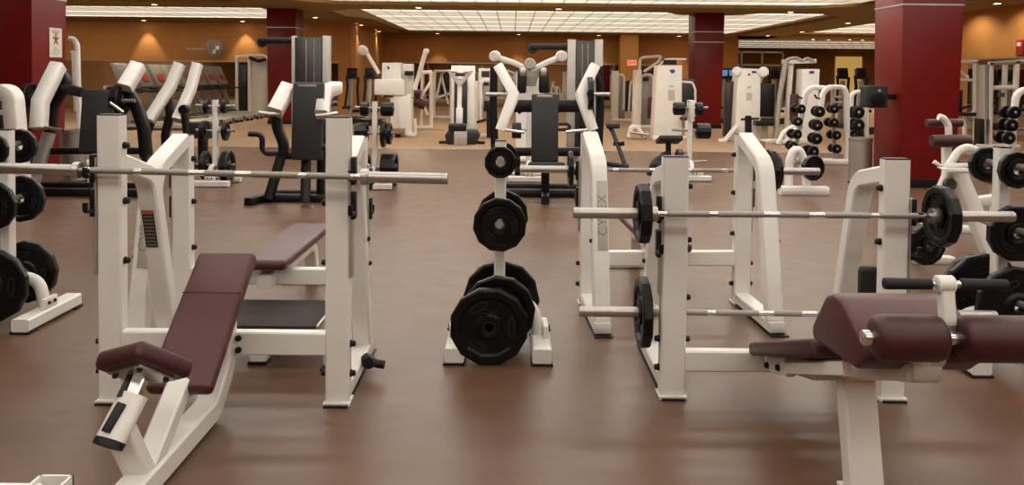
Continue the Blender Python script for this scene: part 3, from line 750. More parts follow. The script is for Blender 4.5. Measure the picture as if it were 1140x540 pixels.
# --- press beside the left-hand column
machine('incline_press', 'black press machine with charcoal pad and white chevron arm before the papered red column', 'exercise machine', 105, 9.8, [
    ('back_pad', 'graypad', 'pad', (91, 100, 128, 170), dict(dy=-.2, th=.1, tilt=math.radians(-8))),
    ('press_arm', 'white', 'rt', [(65, 73, .1), (45, 113, -.2), (43, 143, -.28)], dict(wn=.17, wb=.16)),
    ('press_arm', 'white', 'rt', [(154, 73, .1), (139, 98, -.1)], dict(wn=.17, wb=.17)),
    ('swing_arm', 'frame', 'rt', [(60, 100, .1), (75, 99, .1), (92, 103, .1)], dict(wn=.1, wb=.12)),
    ('swing_arm', 'frame', 'rt', [(68, 82, .15), (75, 92, .15), (58, 120, .15), (56, 150, .15)], dict(wn=.1, wb=.12, r=.3)),
    ('swing_arm', 'frame', 'rt', [(122, 104, .1), (140, 98, .1), (152, 118, .1), (160, 142, .1), (163, 175, .1)], dict(wn=.1, wb=.14, r=.3)),
    ('plate_peg', 'steel', 'pipe', [(48, 110, -.1), (15, 111, -.1)], dict(rad=.026)),
    ('plate_peg', 'steel', 'pipe', [(136, 112, -.1), (150, 112, -.1)], dict(rad=.026)),
    ('press_handle', 'chrome', 'pipe', [(48, 141, -.3), (70, 145.5, -.36)], dict(rad=.02)),
    ('press_handle', 'chrome', 'pipe', [(137, 125, -.3), (122, 114, -.36)], dict(rad=.02)),
    ('leg', 'silver', 'rt', [(55, 148, .1), (33, Z(.03), -.1)], dict(wn=.08, wb=.14)),
    ('leg', 'frame', 'rt', [(163, 172, .1), (168, Z(.03), -.1)], dict(wn=.08, wb=.12)),
    ('cross_beam', 'frame', 'rt', [(58, 168, .1), (163, 168, .1)], dict(wn=.08, wb=.08)),
    ('base_rail', 'frame', 'rt', [(38, Z(.05), -.05), (168, Z(.05), -.05)], dict(wn=.1, wb=.1)),
    ('base_rail', 'frame', 'rt', [(45, Z(.05), .5), (165, Z(.05), .5)], dict(wn=.1, wb=.1)),
    ('spine', 'frame', 'rt', [(108, 150, 0), (106, Z(.04), .0)], dict(wn=.1, wb=.1)),
    ('knob', 'black', 'disc', (104, 212), dict(dy=-.2, rad=.05, th=.1, axis=(1, 0, 0))),
], 'plate loaded press machines')
mplate('black plate on the outer peg of the press before the papered column', 33, 110, 9.7, .2, .07)
mplate('black plate on the inner peg of the press before the papered column', 133, 112, 9.75, .2, .1)

machine('row_machine', 'black plate loaded machine with twin long white arms before the treadmills', 'exercise machine', 195, 12.8, [
    ('press_arm', 'white', 'rt', [(200, 71, .2), (190, 96, .1), (166, 134, -.2)], dict(wn=.17, wb=.16)),
    ('press_arm', 'white', 'rt', [(220, 71, .2), (212, 100, .1), (197, 134, -.2)], dict(wn=.17, wb=.14)),
    ('swing_arm', 'frame', 'rt', [(186, 106, .1), (190, 126, .1), (184, 150, .1), (186, Z(.04), .1)], dict(wn=.1, wb=.12, r=.3)),
    ('swing_arm', 'frame', 'rt', [(170, 130, .1), (163, 150, .1), (166, Z(.04), .1)], dict(wn=.1, wb=.12, r=.3)),
    ('leg', 'frame', 'rt', [(205, 122, -.2), (208, 150, -.2), (216, Z(.04), -.2)], dict(wn=.1, wb=.09)),
    ('roller', 'black', 'disc', (205, 122), dict(dy=-.2, rad=.08, th=.12)),
    ('base_rail', 'frame', 'rt', [(160, Z(.05), .0), (250, Z(.05), .0)], dict(wn=.1, wb=.1)),
    ('seat', 'graypad', 'pad', (208, 136, 236, 154), dict(dy=.1, th=.12)),
    ('seat_post', 'frame', 'rt', [(226, 150, .1), (226, Z(.04), .1)], dict(wn=.1, wb=.14)),
    ('handle', 'chrome', 'pipe', [(206, 131, -.2), (232, 130, -.2)], dict(rad=.018)),
], 'plate loaded press machines')

# --- cross-aisle plate trees (seen edge on)
def hangx(base, specs):
    for lab, r, tk, dx, z in specs:
        plate(lab, r, tk, (base.x + dx, base.y, z), H, G, spin=random.random())
def sidetree(label, px, Y, specs, wlab):
    q = atz(px, 0, Y); tr = tree(label, q, H)
    hangx(q, [(d + ' of the plate tree ' + wlab, r, tk, dx, z) for d, r, tk, dx, z in specs])
    return q
sidetree('white plate tree standing before the twin-armed machine', 240, 10.9, [
    ('small black plate, top inner peg', .09, .05, -.12, 1.072), ('small black plate, top outer peg', .09, .05, .12, 1.072),
    ('black plate, middle inner peg', .15, .06, -.15, .735), ('black plate, middle outer peg', .13, .05, .14, .735),
    ('large black plate, low inner peg', .2, .06, -.14, .262), ('large black plate, low outer peg', .222, .1, .16, .256)], 'before the twin-armed machine')
sidetree('white plate tree beside the tall charcoal press, over the barbell collar', 417, 10.8, [
    ('black plate, top outer peg', .1, .16, .17, 1.072), ('black plate, top inner peg', .1, .1, -.14, 1.072),
    ('black plate, middle inner peg', .15, .16, -.18, .735), ('black plate, middle outer peg', .19, .05, .12, .735), ('black plate, far middle outer peg', .15, .05, .2, .735),
    ('large black plate, low inner peg', .2, .18, -.17, .262), ('large black plate, low outer peg', .222, .2, .2, .256)], 'beside the charcoal press')
sidetree('white plate tree draped with a white towel, seen over the decline bench upright', 767, 12.0, [
    ('black plate, top inner peg', .1, .16, -.17, 1.072), ('black plate, top outer peg', .1, .1, .13, 1.072),
    ('black plate, middle outer peg', .12, .2, .2, .735), ('black plate, low inner peg', .2, .08, -.15, .262)], 'with the towel')
sidetree('white plate tree half hidden by the middle chest press', 588, 11.7, [
    ('black plate, middle inner peg', .12, .14, -.18, .735), ('black plate, low inner peg', .2, .08, -.16, .262), ('black plate, top inner peg', .09, .05, -.14, 1.072)], 'behind the middle press')
q = atz(767, 0, 12.0)
t = thing('towel', 'white towel hanging over the top of the edge-on plate tree', 'towel', (q.x, q.y, 0))
MB().box((0, 0, 1.197), (.085, .11, .014)).build('fold', 'towel', t, bevel=.005)
MB().box((.015, -.053, 1.04), (.08, .014, .32)).build('hanging_front', 'towel', t, bevel=.005)
MB().box((0, .053, 1.08), (.08, .014, .24)).build('hanging_back', 'towel', t, bevel=.005)

# --- low bench between, with black pad and curved arm
machine('preacher_bench', 'small black bench with flat arm pad seen through the flat bench rack', 'bench', 745, 11.2, [
    ('arm_pad', 'graypad', 'pad', (732, 154, 758, 157), dict(dy=0, th=.07, tilt=math.radians(75), h=.34)),
    ('pad_post', 'frame', 'rt', [(744, 156, 0), (744, Z(.03), .1)], dict(wn=.07, wb=.07)),
    ('seat', 'graypad', 'pad', (726, 182, 745, 186), dict(dy=-.4, th=.08, tilt=math.radians(80), h=.34)),
    ('swing_arm', 'frame', 'rt', [(744, 172, -.1), (730, 180, -.3), (724, 196, -.3)], dict(wn=.08, wb=.12, r=.2)),
    ('base_rail', 'frame', 'rt', [(724, Z(.04), -.3), (764, Z(.04), .2)], dict(wn=.08, wb=.08)),
])
machine('knee_raise_frame', 'black slanted frame standing just beyond the chest press', 'exercise machine', 684, 13.5, [
    ('frame_bar', 'frame', 'rt', [(676, 138, .2), (682, 146, .1), (697, Z(.03), -.3)], dict(wn=.08, wb=.07)),
    ('pad', 'graypad', 'pad', (675, 137, 690, 143), dict(dy=.1, th=.12)),
    ('frame_bar', 'frame', 'rt', [(684, 160, 0), (694, 160, -.15)], dict(wn=.06, wb=.07)),
    ('base_rail', 'frame', 'rt', [(676, Z(.04), .2), (698, Z(.04), -.3)], dict(wn=.08, wb=.08)),
])

# --- dark cable towers
def cable_tower(label, px, Y, xs, top, arm, armx):
    x0, x1, x2, x3 = xs
    pr = [('upright', 'silver', 'box', (x0, top, x1, Z(.02)), dict(th=.12)), ('upright', 'silver', 'box', (x2, top, x3, Z(.02)), dict(th=.16)),
          ('shroud', 'smoke', 'box', (x1, top + 2, x2, Z(.04)), dict(dy=.08, th=.3)),
          ('weight_stack', 'iron', 'box', ((x1*.8 + x2*.2), 118, (x1*.2 + x2*.8), Z(.1)), dict(dy=-.08, th=.08)),
          ('guide_rod', 'chrome', 'pipe', [(x1*.65 + x2*.35, top + 4, -.08), (x1*.65 + x2*.35, 118, -.08)], dict(rad=.012)),
          ('guide_rod', 'chrome', 'pipe', [(x1*.35 + x2*.65, top + 4, -.08), (x1*.35 + x2*.65, 118, -.08)], dict(rad=.012)),
          ('boom', 'frame', 'rt', [(x0 + 2, arm, .1), (armx, arm, .1)], dict(wn=.1, wb=.12)),
          ('pulley', 'black', 'disc', (armx + 2, arm + 2), dict(dy=.1, rad=.1, th=.06)),
          ('base', 'frame', 'box', (x0 - 1, Z(.09), x3 + 1, Z(.0)), dict(dy=.05, th=.6))]
    pr[-1] = ('base', 'frame', 'rt', [(x0 - 2, Z(.05), -.2), (x3 + 2, Z(.05), -.2)], dict(wn=.3, wb=.1))
    return machine('cable_tower', label, 'exercise machine', px, Y, pr, 'dark cable towers')
cable_tower('tall dark cable tower with silver uprights before the red column near the treadmills', 347, 15.2, (325.5, 330.5, 360, 368), 40, 45, 290)
cable_tower('tall dark cable tower with silver uprights behind the middle chest press', 652, 15.6, (632, 641, 662, 671), 44, 52, 591)

# --- selectorized weight machines on the carpet
SG = 'white weight stack machines'
def prints(rows):     # small printed blocks on a white shroud
    return [('placard', m, 'box', r, dict(dy=-.262, th=.008, bevel=0)) for m, r in rows]
machine('weight_machine', 'tall white weight machine with a blue badge beside the red column', 'exercise machine', 741, 20.0, [
    ('shroud', 'offwhite', 'poly', [(730, 73), (757, 73), (756.5, Z(.0)), (725, Z(.0))], dict(th=.5)),
    ('badge', 'blue', 'poly', [(745, 78), (750, 77), (752, 80), (748, 82)], dict(dy=-.256, th=.015, bevel=0)),
    ('placard', 'plate_label', 'box', (745, 95, 750, 97), dict(dy=-.256, th=.01, bevel=0)),
    ('placard', 'plate_label', 'box', (744, 100, 751, 112), dict(dy=-.256, th=.01, bevel=0)),
    ('side_panel', 'smoke', 'box', (758, 88, 771, 120), dict(dy=.1, th=.35)),
    ('guard_bar', 'white', 'pipe', [(759, 91, -.1), (771, 92, -.1), (774, 100, -.1), (774, 128, -.1), (768, 133, -.1), (760, 133, -.1)], dict(rad=.03, r=.1)),
    ('top_box', 'black', 'box', (739, 66.5, 752, 72), dict(dy=.1, th=.3)),
    ('top_bar', 'white', 'pipe', [(734, 73, .2), (741, 66, .2), (764, 66, .2)], dict(rad=.025, r=.1)),
    ('seat', 'vinyl', 'pad', (757, 130, 772, 134), dict(dy=-.4, th=.12)),
    ('seat_post', 'white', 'rt', [(765, 133, -.4), (765, Z(.03), -.4)], dict(wn=.08, wb=.1)),
    ('foot', 'offwhite', 'rt', [(726, Z(.05), -.5), (762, Z(.05), -.5)], dict(wn=.12, wb=.1)),
], SG)
machine('weight_machine', 'white weight machine with a bent loop of tube over its top', 'exercise machine', 714, 24.0, [
    ('shroud', 'offwhite', 'poly', [(706, 78), (713, 78), (712, Z(0)), (704, Z(0))], dict(th=.5)),
    ('side_panel', 'silver', 'poly', [(713, 84), (727, 84), (726, Z(0)), (712, Z(0))], dict(dy=.2, th=.2)),
    ('guard_bar', 'white', 'pipe', [(713, 126, -.1), (714, 86, -.1), (718, 83, -.1), (724, 83, -.1), (727, 86, -.1), (728, 126, -.1)], dict(rad=.04, r=.1)),
    ('lever_arm', 'white', 'pipe', [(712, 78, -.1), (712.5, 64, -.1), (736, 62.5, -.1), (734, 68, -.1), (717, 80, -.1)], dict(rad=.045, r=.15)),
    ('head_rest', 'black', 'box', (716, 86, 722, 90), dict(dy=-.2, th=.1)),
    ('back_pad', 'vinyl', 'pad', (721, 108, 727, 132), dict(dy=-.4, th=.1)),
    ('foot', 'offwhite', 'rt', [(703, Z(.05), -.3), (728, Z(.05), -.3)], dict(wn=.12, wb=.1)),
], SG)
machine('weight_machine', 'smaller white weight machine with hooped guard under the golden pillar', 'exercise machine', 690, 27.5, [
    ('shroud', 'offwhite', 'poly', [(682, 79), (688, 79), (687, Z(0)), (681, Z(0))], dict(th=.5)),
    ('side_panel', 'silver', 'poly', [(688, 84), (695, 84), (695, Z(0)), (687, Z(0))], dict(dy=.2, th=.2)),
    ('guard_bar', 'white', 'pipe', [(686, 122, -.1), (687, 84, -.1), (693, 83, -.1), (695, 87, -.1), (694, 122, -.1)], dict(rad=.045, r=.15)),
    ('stack_pad', 'frame', 'box', (697, 90, 703, 124), dict(dy=.2, th=.3)),
    ('guard_bar', 'white', 'pipe', [(700, 124, -.1), (702, 92, -.1), (706, 90, -.1)], dict(rad=.045, r=.15)),
    ('foot', 'offwhite', 'rt', [(681, Z(.05), -.3), (706, Z(.05), -.3)], dict(wn=.12, wb=.1)),
], SG)
machine('ab_cart', 'low white and grey floor exerciser on the carpet before the badged machine', 'exercise machine', 711, 19.6, [
    ('shell', 'offwhite', 'rt', [(700, Z(.05), 0), (703, 141, 0), (709, 141, 0), (717, Z(.05), 0)], dict(wn=.3, wb=.09, r=.12)),
    ('side_rod', 'steel', 'pipe', [(701, 147, -.2), (722, 150, -.2)], dict(rad=.03)),
    ('stand', 'silver', 'rt', [(719, 146, 0), (720, Z(.0), 0)], dict(wn=.2, wb=.1)),
])
machine('weight_machine', 'white weight machine with two round white pads like ears, behind the flat bench', 'exercise machine', 829, 19.4, [
    ('shroud', 'offwhite', 'poly', [(819, 76), (843.5, 77), (842, Z(0)), (814.5, Z(0))], dict(th=.5)),
    ('badge', 'blue', 'box', (837, 79, 842, 81.5), dict(dy=-.256, th=.012, bevel=0)),
    ('badge', 'red', 'poly', [(832, 84), (836, 84), (834, 81)], dict(dy=-.256, th=.012, bevel=0)),
    ('placard', 'plate_label', 'box', (832, 96, 836, 98), dict(dy=-.256, th=.01, bevel=0)),
    ('placard', 'plate_label', 'box', (831, 103, 837, 112), dict(dy=-.256, th=.01, bevel=0)),
    ('round_pad', 'offwhite', 'disc', (820.5, 79.5), dict(dy=-.3, rad=.115, th=.06)),
    ('round_pad', 'offwhite', 'disc', (850, 80), dict(dy=-.3, rad=.125, th=.06, axis=(.5, 1, 0))),
    ('pad_arm', 'white', 'pipe', [(850, 82, -.27), (846, 92, -.1), (843, 96, 0)], dict(rad=.035)),
    ('pad_arm', 'white', 'pipe', [(821, 82, -.27), (824, 92, -.1), (826, 96, 0)], dict(rad=.035)),
    ('weight_stack', 'smoke', 'poly', [(809, 92), (818, 90), (815, Z(.1)), (805, Z(.1))], dict(dy=.2, th=.2)),
    ('back_pad', 'frame', 'pad', (845, 93, 861, 130), dict(dy=-.1, th=.15)),
    ('seat', 'frame', 'pad', (840, 134, 860, 140), dict(dy=-.5, th=.3)),
    ('seat_post', 'silver', 'rt', [(851, 137, -.3), (851, Z(.0), -.3)], dict(wn=.1, wb=.14)),
    ('foot', 'white', 'rt', [(820, 140, -.3), (807, Z(.04), -.4), (800, Z(.04), -.4)], dict(wn=.12, wb=.09)),
], SG)
machine('calf_block', 'low brown platform with a black post, before the machine with round pads', 'exercise machine', 833, 17.2, [
    ('platform', 'wood', 'box', (822, 156, 848, Z(0)), dict(th=.5)),
    ('post', 'black', 'rt', [(833, 130, 0), (833, 158, 0)], dict(wn=.1, wb=.13)),
    ('handle', 'black', 'pipe', [(825, 133, 0), (845, 132, 0)], dict(rad=.025)),
    ('post_cap', 'black', 'disc', (833, 130), dict(rad=.06, th=.05, axis=(0, 0, 1))),
])
machine('cable_machine', 'white cable machine with slanted uprights behind the dumbbell rack', 'exercise machine', 880, 19.0, [
    ('shroud', 'offwhite', 'poly', [(890, 77), (909, 77), (906, Z(0)), (887, Z(0))], dict(th=.4)),
    ('badge', 'blue', 'box', (901, 79, 906, 82), dict(dy=-.206, th=.012, bevel=0)),
    ('upright', 'silver', 'rt', [(875, 68, 0), (868, 105, 0), (863, Z(.03), 0)], dict(wn=.12, wb=.1)),
    ('upright', 'white', 'rt', [(881, 68, .2), (878, 105, .2), (875, Z(.03), .2)], dict(wn=.12, wb=.1)),
    ('top_beam', 'white', 'rt', [(871, 69, .1), (908, 68, .1)], dict(wn=.12, wb=.1)),
    ('pulley_arch', 'silver', 'pipe', [(874, 68, 0), (878, 65, 0), (886, 64, 0), (895, 68, 0)], dict(rad=.03, r=.1)),
    ('pulley_arch', 'silver', 'pipe', [(893, 68, 0), (899, 64, 0), (907, 69, 0)], dict(rad=.03, r=.1)),
    ('side_pad', 'vinyldark', 'pad', (880, 105, 888, 135), dict(dy=-.2, th=.1)),
    ('foot', 'white', 'rt', [(878, Z(.05), 0), (846, Z(.05), -.3)], dict(wn=.12, wb=.1)),
    ('foot', 'white', 'rt', [(905, Z(.05), 0), (870, Z(.05), -.6)], dict(wn=.12, wb=.1)),
    ('foot', 'white', 'pipe', [(893, 140, -.6), (880, 147, -.7), (874, Z(.03), -.7)], dict(rad=.05, r=.2)),
    ('foot', 'white', 'pipe', [(884, 140, -.6), (872, 147, -.7), (866, Z(.03), -.7)], dict(rad=.05, r=.2)),
])
machine('weight_machine', 'white weight machine raising two lever arms, beyond the barbell end', 'exercise machine', 440, 20.0, [
    ('shroud', 'offwhite', 'poly', [(427, 70), (447, 70), (449, 107), (459, 110), (459, Z(0)), (437, Z(0)), (436, 110), (426, 107)], dict(th=.45)),
    ('head_shroud', 'white', 'pad', (418, 88, 451, 106), dict(dy=-.1, th=.4, bevel=.03)),
    ('badge', 'blue', 'poly', [(431, 73), (434, 75), (433, 78), (431, 76)], dict(dy=-.236, th=.012, bevel=0)),
    ('side_shroud', 'offwhite', 'box', (448, 71, 460, 108), dict(dy=.2, th=.3)),
    ('lever_arm', 'white', 'pipe', [(422, 82, -.1), (408, 59, -.2)], dict(rad=.05)),
    ('round_pad', 'offwhite', 'disc', (404, 56), dict(dy=-.25, rad=.135, th=.07, axis=(.2, 1, .6))),
    ('lever_arm', 'white', 'pipe', [(461, 100, -.1), (465, 88, -.1), (474, 57, -.3)], dict(rad=.06, r=.1)),
    ('lever_end', 'offwhite', 'disc', (474.5, 57), dict(dy=-.3, rad=.075, th=.08)),
    ('arm_pad', 'frame', 'box', (451, 79, 460, 84), dict(dy=-.1, th=.2)),
    ('slot', 'smoke', 'box', (427, 106, 438, 108.5), dict(dy=-.24, th=.06)),
    ('front_panel', 'white', 'poly', [(444, 110), (458, 104), (459, Z(.05)), (445, Z(.05))], dict(dy=-.2, th=.25)),
    ('foot', 'white', 'rt', [(436, Z(.05), -.3), (463, Z(.05), -.3)], dict(wn=.2, wb=.1)),
    ('stand_leg', 'white', 'rt', [(462, 132, -.1), (463, Z(.03), -.1)], dict(wn=.1, wb=.06)),
    ('seat', 'wood', 'box', (437, 143, 450, 149), dict(dy=-.6, th=.35)),
    ('seat_post', 'frame', 'rt', [(443, 149, -.6), (443, Z(0), -.6)], dict(wn=.1, wb=.12)),
], SG)
machine('leg_machine', 'white tubular machine with dark pads right behind the two-armed machine', 'exercise machine', 473, 22.5, [
    ('upright', 'white', 'rt', [(480, 80, 0), (480, Z(.0), 0)], dict(wn=.1, wb=.1)),
    ('upright', 'white', 'rt', [(470, 82, .3), (469, Z(.0), .3)], dict(wn=.1, wb=.07)),
    ('top_beam', 'white', 'rt', [(466, 81, .1), (481, 80, .1)], dict(wn=.1, wb=.1)),
    ('slant_bar', 'white', 'rt', [(463, 118, -.2), (479, 92, -.1)], dict(wn=.08, wb=.08)),
    ('slant_bar', 'white', 'rt', [(462, 96, -.2), (476, 128, -.1)], dict(wn=.08, wb=.08)),
    ('roller_pad', 'vinyldark', 'disc', (463, 103), dict(dy=-.3, rad=.12, th=.3, axis=(1, 0, -.4))),
    ('roller_pad', 'vinyldark', 'disc', (467, 115), dict(dy=-.3, rad=.14, th=.35, axis=(1, 0, -.4))),
    ('base_rail', 'white', 'rt', [(462, Z(.05), -.2), (481, Z(.05), -.1)], dict(wn=.1, wb=.1)),
])
machine('weight_machine', 'white weight machine with a Y-shaped arm and grey stepped base in the centre aisle', 'exercise machine', 514, 17.8, [
    ('shroud', 'offwhite', 'box', (503, 73, 529, Z(.1)), dict(dy=.35, th=.3)),
    ('weight_stack', 'smoke', 'box', (506, 88, 520, 139), dict(dy=.16, th=.1)),
    ('post', 'white', 'rt', [(512, 92, -.1), (511, 140, -.1)], dict(wn=.08, wb=.1)),
    ('yoke_arm', 'white', 'rt', [(512, 94, -.1), (501, 79, -.25)], dict(wn=.1, wb=.1)),
    ('yoke_arm', 'white', 'rt', [(512, 94, -.1), (524, 79, -.25)], dict(wn=.1, wb=.1)),
    ('yoke_pad', 'vinyldark', 'box', (507, 81, 519, 85), dict(dy=-.2, th=.08)),
    ('yoke_hand_grip', 'steel', 'pipe', [(499, 79, -.25), (509, 80, -.3)], dict(rad=.03)),
    ('yoke_hand_grip', 'steel', 'pipe', [(526, 79, -.25), (516, 80, -.3)], dict(rad=.03)),
    ('slide', 'white', 'box', (508, 120, 515, 139), dict(dy=-.15, th=.12)),
    ('seat', 'frame', 'pad', (500, 137.5, 519, 146), dict(dy=-.35, th=.45, bevel=.03)),
    ('front_step', 'silver', 'box', (506, 146, 520, Z(0)), dict(dy=-.45, th=.3)),
    ('base_shroud', 'smoke', 'poly', [(500, 144), (531, 144), (535, 150), (530, Z(0)), (498, Z(0)), (496, 150)], dict(dy=-.05, th=.35)),
    ('foot', 'frame', 'rt', [(489, Z(.03), 0), (500, Z(.04), 0)], dict(wn=.12, wb=.06)),
    ('foot', 'frame', 'rt', [(528, Z(.04), 0), (540, Z(.03), 0)], dict(wn=.12, wb=.06)),
], SG)
machine('weight_machine', 'white machine of bent tubes and dark seats beside the Y-armed machine', 'exercise machine', 540, 19.5, [
    ('shroud', 'offwhite', 'box', (533, 76, 552, 92), dict(dy=.2, th=.3)),
    ('shroud_window', 'smoke', 'box', (536, 79, 545, 86), dict(dy=.05, th=.02, bevel=0)),
    ('frame_tube', 'white', 'pipe', [(536, 133, -.1), (535, 95, -.1), (537, 90, -.1), (547, 89, -.1)], dict(rad=.05, r=.2)),
    ('frame_tube', 'white', 'pipe', [(531, 90, .1), (531, 137, .1), (531, Z(.03), .1)], dict(rad=.05)),
    ('frame_tube', 'white', 'pipe', [(549, 90, .2), (549, Z(.03), .2)], dict(rad=.05)),
    ('side_panel', 'silver', 'box', (538, 95, 548, 120), dict(dy=.2, th=.1)),
    ('seat', 'frame', 'pad', (539, 112, 550, 124), dict(dy=-.2, th=.2)),
    ('foot_plate', 'frame', 'rt', [(531, 136, -.3), (541, 133, -.3)], dict(wn=.3, wb=.06)),
    ('base_rail', 'white', 'rt', [(530, Z(.05), 0), (552, Z(.05), 0)], dict(wn=.12, wb=.1)),
    ('stand', 'frame', 'rt', [(544, 122, -.2), (544, Z(.03), -.2)], dict(wn=.1, wb=.1)),
], SG)
machine('leg_machine', 'white frame of slanted tubes far down the aisle, before the far wall', 'exercise machine', 491, 28.0, [
    ('upright', 'white', 'rt', [(484, 79, 0), (483, Z(.0), 0)], dict(wn=.1, wb=.1)),
    ('upright', 'white', 'rt', [(502, 79, 0), (502, Z(.0), 0)], dict(wn=.1, wb=.1)),
    ('top_beam', 'white', 'rt', [(483, 79, 0), (503, 79, 0)], dict(wn=.1, wb=.08)),
    ('slant_bar', 'white', 'rt', [(492, 82, -.1), (485, 112, -.1)], dict(wn=.08, wb=.07)),
    ('slant_bar', 'white', 'rt', [(491, 82, -.1), (499, 116, -.1)], dict(wn=.08, wb=.07)),
    ('slant_bar', 'white', 'rt', [(484, 110, -.1), (501, 104, -.1)], dict(wn=.08, wb=.08)),
    ('back_pad', 'frame', 'pad', (493, 82, 501, 101), dict(dy=.1, th=.1)),
    ('base_rail', 'white', 'rt', [(484, Z(.05), -.1), (502, Z(.05), -.1)], dict(wn=.1, wb=.1)),
])
machine('weight_machine', 'white overhead press with two raised arms above the middle chest press', 'exercise machine', 590, 14.4, [
    ('shroud', 'offwhite', 'box', (575, 80, 606, Z(.0)), dict(dy=.3, th=.3)),
    ('lever_arm', 'white', 'rt', [(588, 78, -.1), (572, 70, -.15), (554, 64, -.2)], dict(wn=.09, wb=.1)),
    ('lever_arm', 'white', 'rt', [(592, 78, -.1), (608, 70, -.15), (622, 64, -.2)], dict(wn=.09, wb=.1)),
    ('round_pad', 'offwhite', 'disc', (551, 62.5), dict(dy=-.25, rad=.1, th=.06, axis=(.3, 1, .2))),
    ('round_pad', 'offwhite', 'disc', (625, 62.5), dict(dy=-.25, rad=.1, th=.06, axis=(-.3, 1, .2))),
    ('hub', 'silver', 'disc', (590, 71), dict(dy=-.15, rad=.1, th=.12)),
    ('hub_bracket', 'silver', 'poly', [(578, 76), (602, 76), (596, 96), (584, 96)], dict(dy=-.05, th=.15)),
    ('shoulder_pad', 'frame', 'pad', (576, 78, 586, 104), dict(dy=-.2, th=.14, bevel=.04)),
    ('shoulder_pad', 'frame', 'pad', (600, 78, 611, 104), dict(dy=-.2, th=.14, bevel=.04)),
    ('pad_cap', 'silver', 'disc', (582, 80), dict(dy=-.25, rad=.08, th=.1, axis=(1, 0, 0))),
    ('pad_cap', 'silver', 'disc', (605, 80), dict(dy=-.25, rad=.08, th=.1, axis=(1, 0, 0))),
    ('foot', 'white', 'rt', [(572, Z(.05), 0), (610, Z(.05), 0)], dict(wn=.5, wb=.1)),
    ('hand_loop', 'frame', 'pipe', [(622, 138, -.1), (632, 138, -.1), (635, 141, -.1), (632, 144, -.1), (610, 145, -.1)], dict(rad=.03, r=.08)),
], SG)

# --- left edge and by the columns
machine('cable_post', 'white upright with a hooked top beside the papered red column', 'exercise machine', 86, 12.9, [
    ('hook_tube', 'white', 'pipe', [(77, 43, 0), (82, 43.5, 0), (86, 50, 0), (86.5, 80, 0), (88, 125, 0), (88, Z(.02), 0)], dict(rad=.045, r=.2)),
    ('face_panel', 'offwhite', 'poly', [(80, 57), (86, 57), (87, 124), (83, 124)], dict(dy=-.02, th=.06)),
    ('cable_clip', 'steel', 'pipe', [(79, 58, 0), (86, 57, 0)], dict(rad=.02)),
    ('foot', 'white', 'rt', [(80, Z(.04), -.2), (96, Z(.04), .2)], dict(wn=.2, wb=.08)),
])
machine('hooped_machine', 'white rounded hoop frame at the picture edge before the red column', 'exercise machine', 9, 8.9, [
    ('hoop', 'white', 'rt', [(-14, Z(0), 0), (-12, 102, 0), (14, 101, 0), (25, Z(0), 0)], dict(wn=.2, wb=.16, r=.18)),
    ('weight_stack', 'frame', 'box', (-9, 112, 6, Z(.05)), dict(dy=.1, th=.2)),
    ('cross_bar', 'white', 'rt', [(-13, 125, 0), (18, 125, 0)], dict(wn=.1, wb=.06)),
])
def steel_bin(label, px, Y, h):
    q = atz(px, 0, Y); t = thing('trash_bin', label, 'bin', q, 0)
    MB().lathe([(.165, 0), (.165, h - .05), (.172, h - .045), (.172, h), (.15, h), (.15, h - .03)], (0, 0, 0), (0, 0, 1), 28).build('bin_body', 'steel', t)
    MB().lathe([(.168, .0), (.17, .03), (.168, .035)], (0, 0, 0), (0, 0, 1), 28).build('base_ring', 'black', t)
    MB().lathe([(.12, h - .028), (.15, h - .025), (.15, h - .02)], (0, 0, 0), (0, 0, 1), 24).build('inner_liner', 'black', t)
steel_bin('brushed steel bin standing against the widest red column', 957, 11.75, .69)
steel_bin('brushed steel bin beside the papered red column', 82, 11.0, .74)
# paper notice on the column's side
q = V((-6.866, 11.9, 1.97))
t = thing('notice', 'white paper notice with a brown star figure taped on the red column', 'notice', q)
MB().box((0, 0, 0), (.006, .32, .44)).build('paper_sheet', 'paper', t, smooth=0)
sm = MB()
for a in (90, 18, 162, 234, 306):
    r = math.radians(a); sm.tube([(.0045, 0, .05), (.0045, math.cos(r)*.075, .05 + math.sin(r)*.085)], .003, .032, ref=(1, 0, 0))
sm.build('star_figure', 'starbrown', t, smooth=0)
for k, w in enumerate((.2, .16)): MB().box((.004, 0, .17 - k*.025), (.002, w, .009)).build('print_line', 'ink', t, smooth=0)
for k, w in enumerate((.12, .2, .18, .2)): MB().box((.004, 0, -.08 - k*.03), (.002, w, .006)).build('print_line', 'ink', t, smooth=0)
# speaker
q = V((5.24, 11.45, 1.30))
t = thing('speaker', 'black loudspeaker bracketed on the side of the widest red column', 'speaker', q)
MB().box((0, 0, 0), (.30, .26, .32)).build('cabinet', 'rubber', t, bevel=.03, seg=3)
MB().lathe([(.02, 0), (.1, .008), (.115, .0), (.115, -.02)], (0, -.132, -.03), (0, -1, 0), 24).build('cone', 'iron', t)
MB().lathe([(.004, 0), (.018, .006), (.02, 0)], (.02, -.134, .09), (0, -1, 0), 16).build('tweeter', 'silver', t)
MB().box((.22, .03, 0), (.22, .06, .08)).build('bracket', 'black', t, bevel=.005)

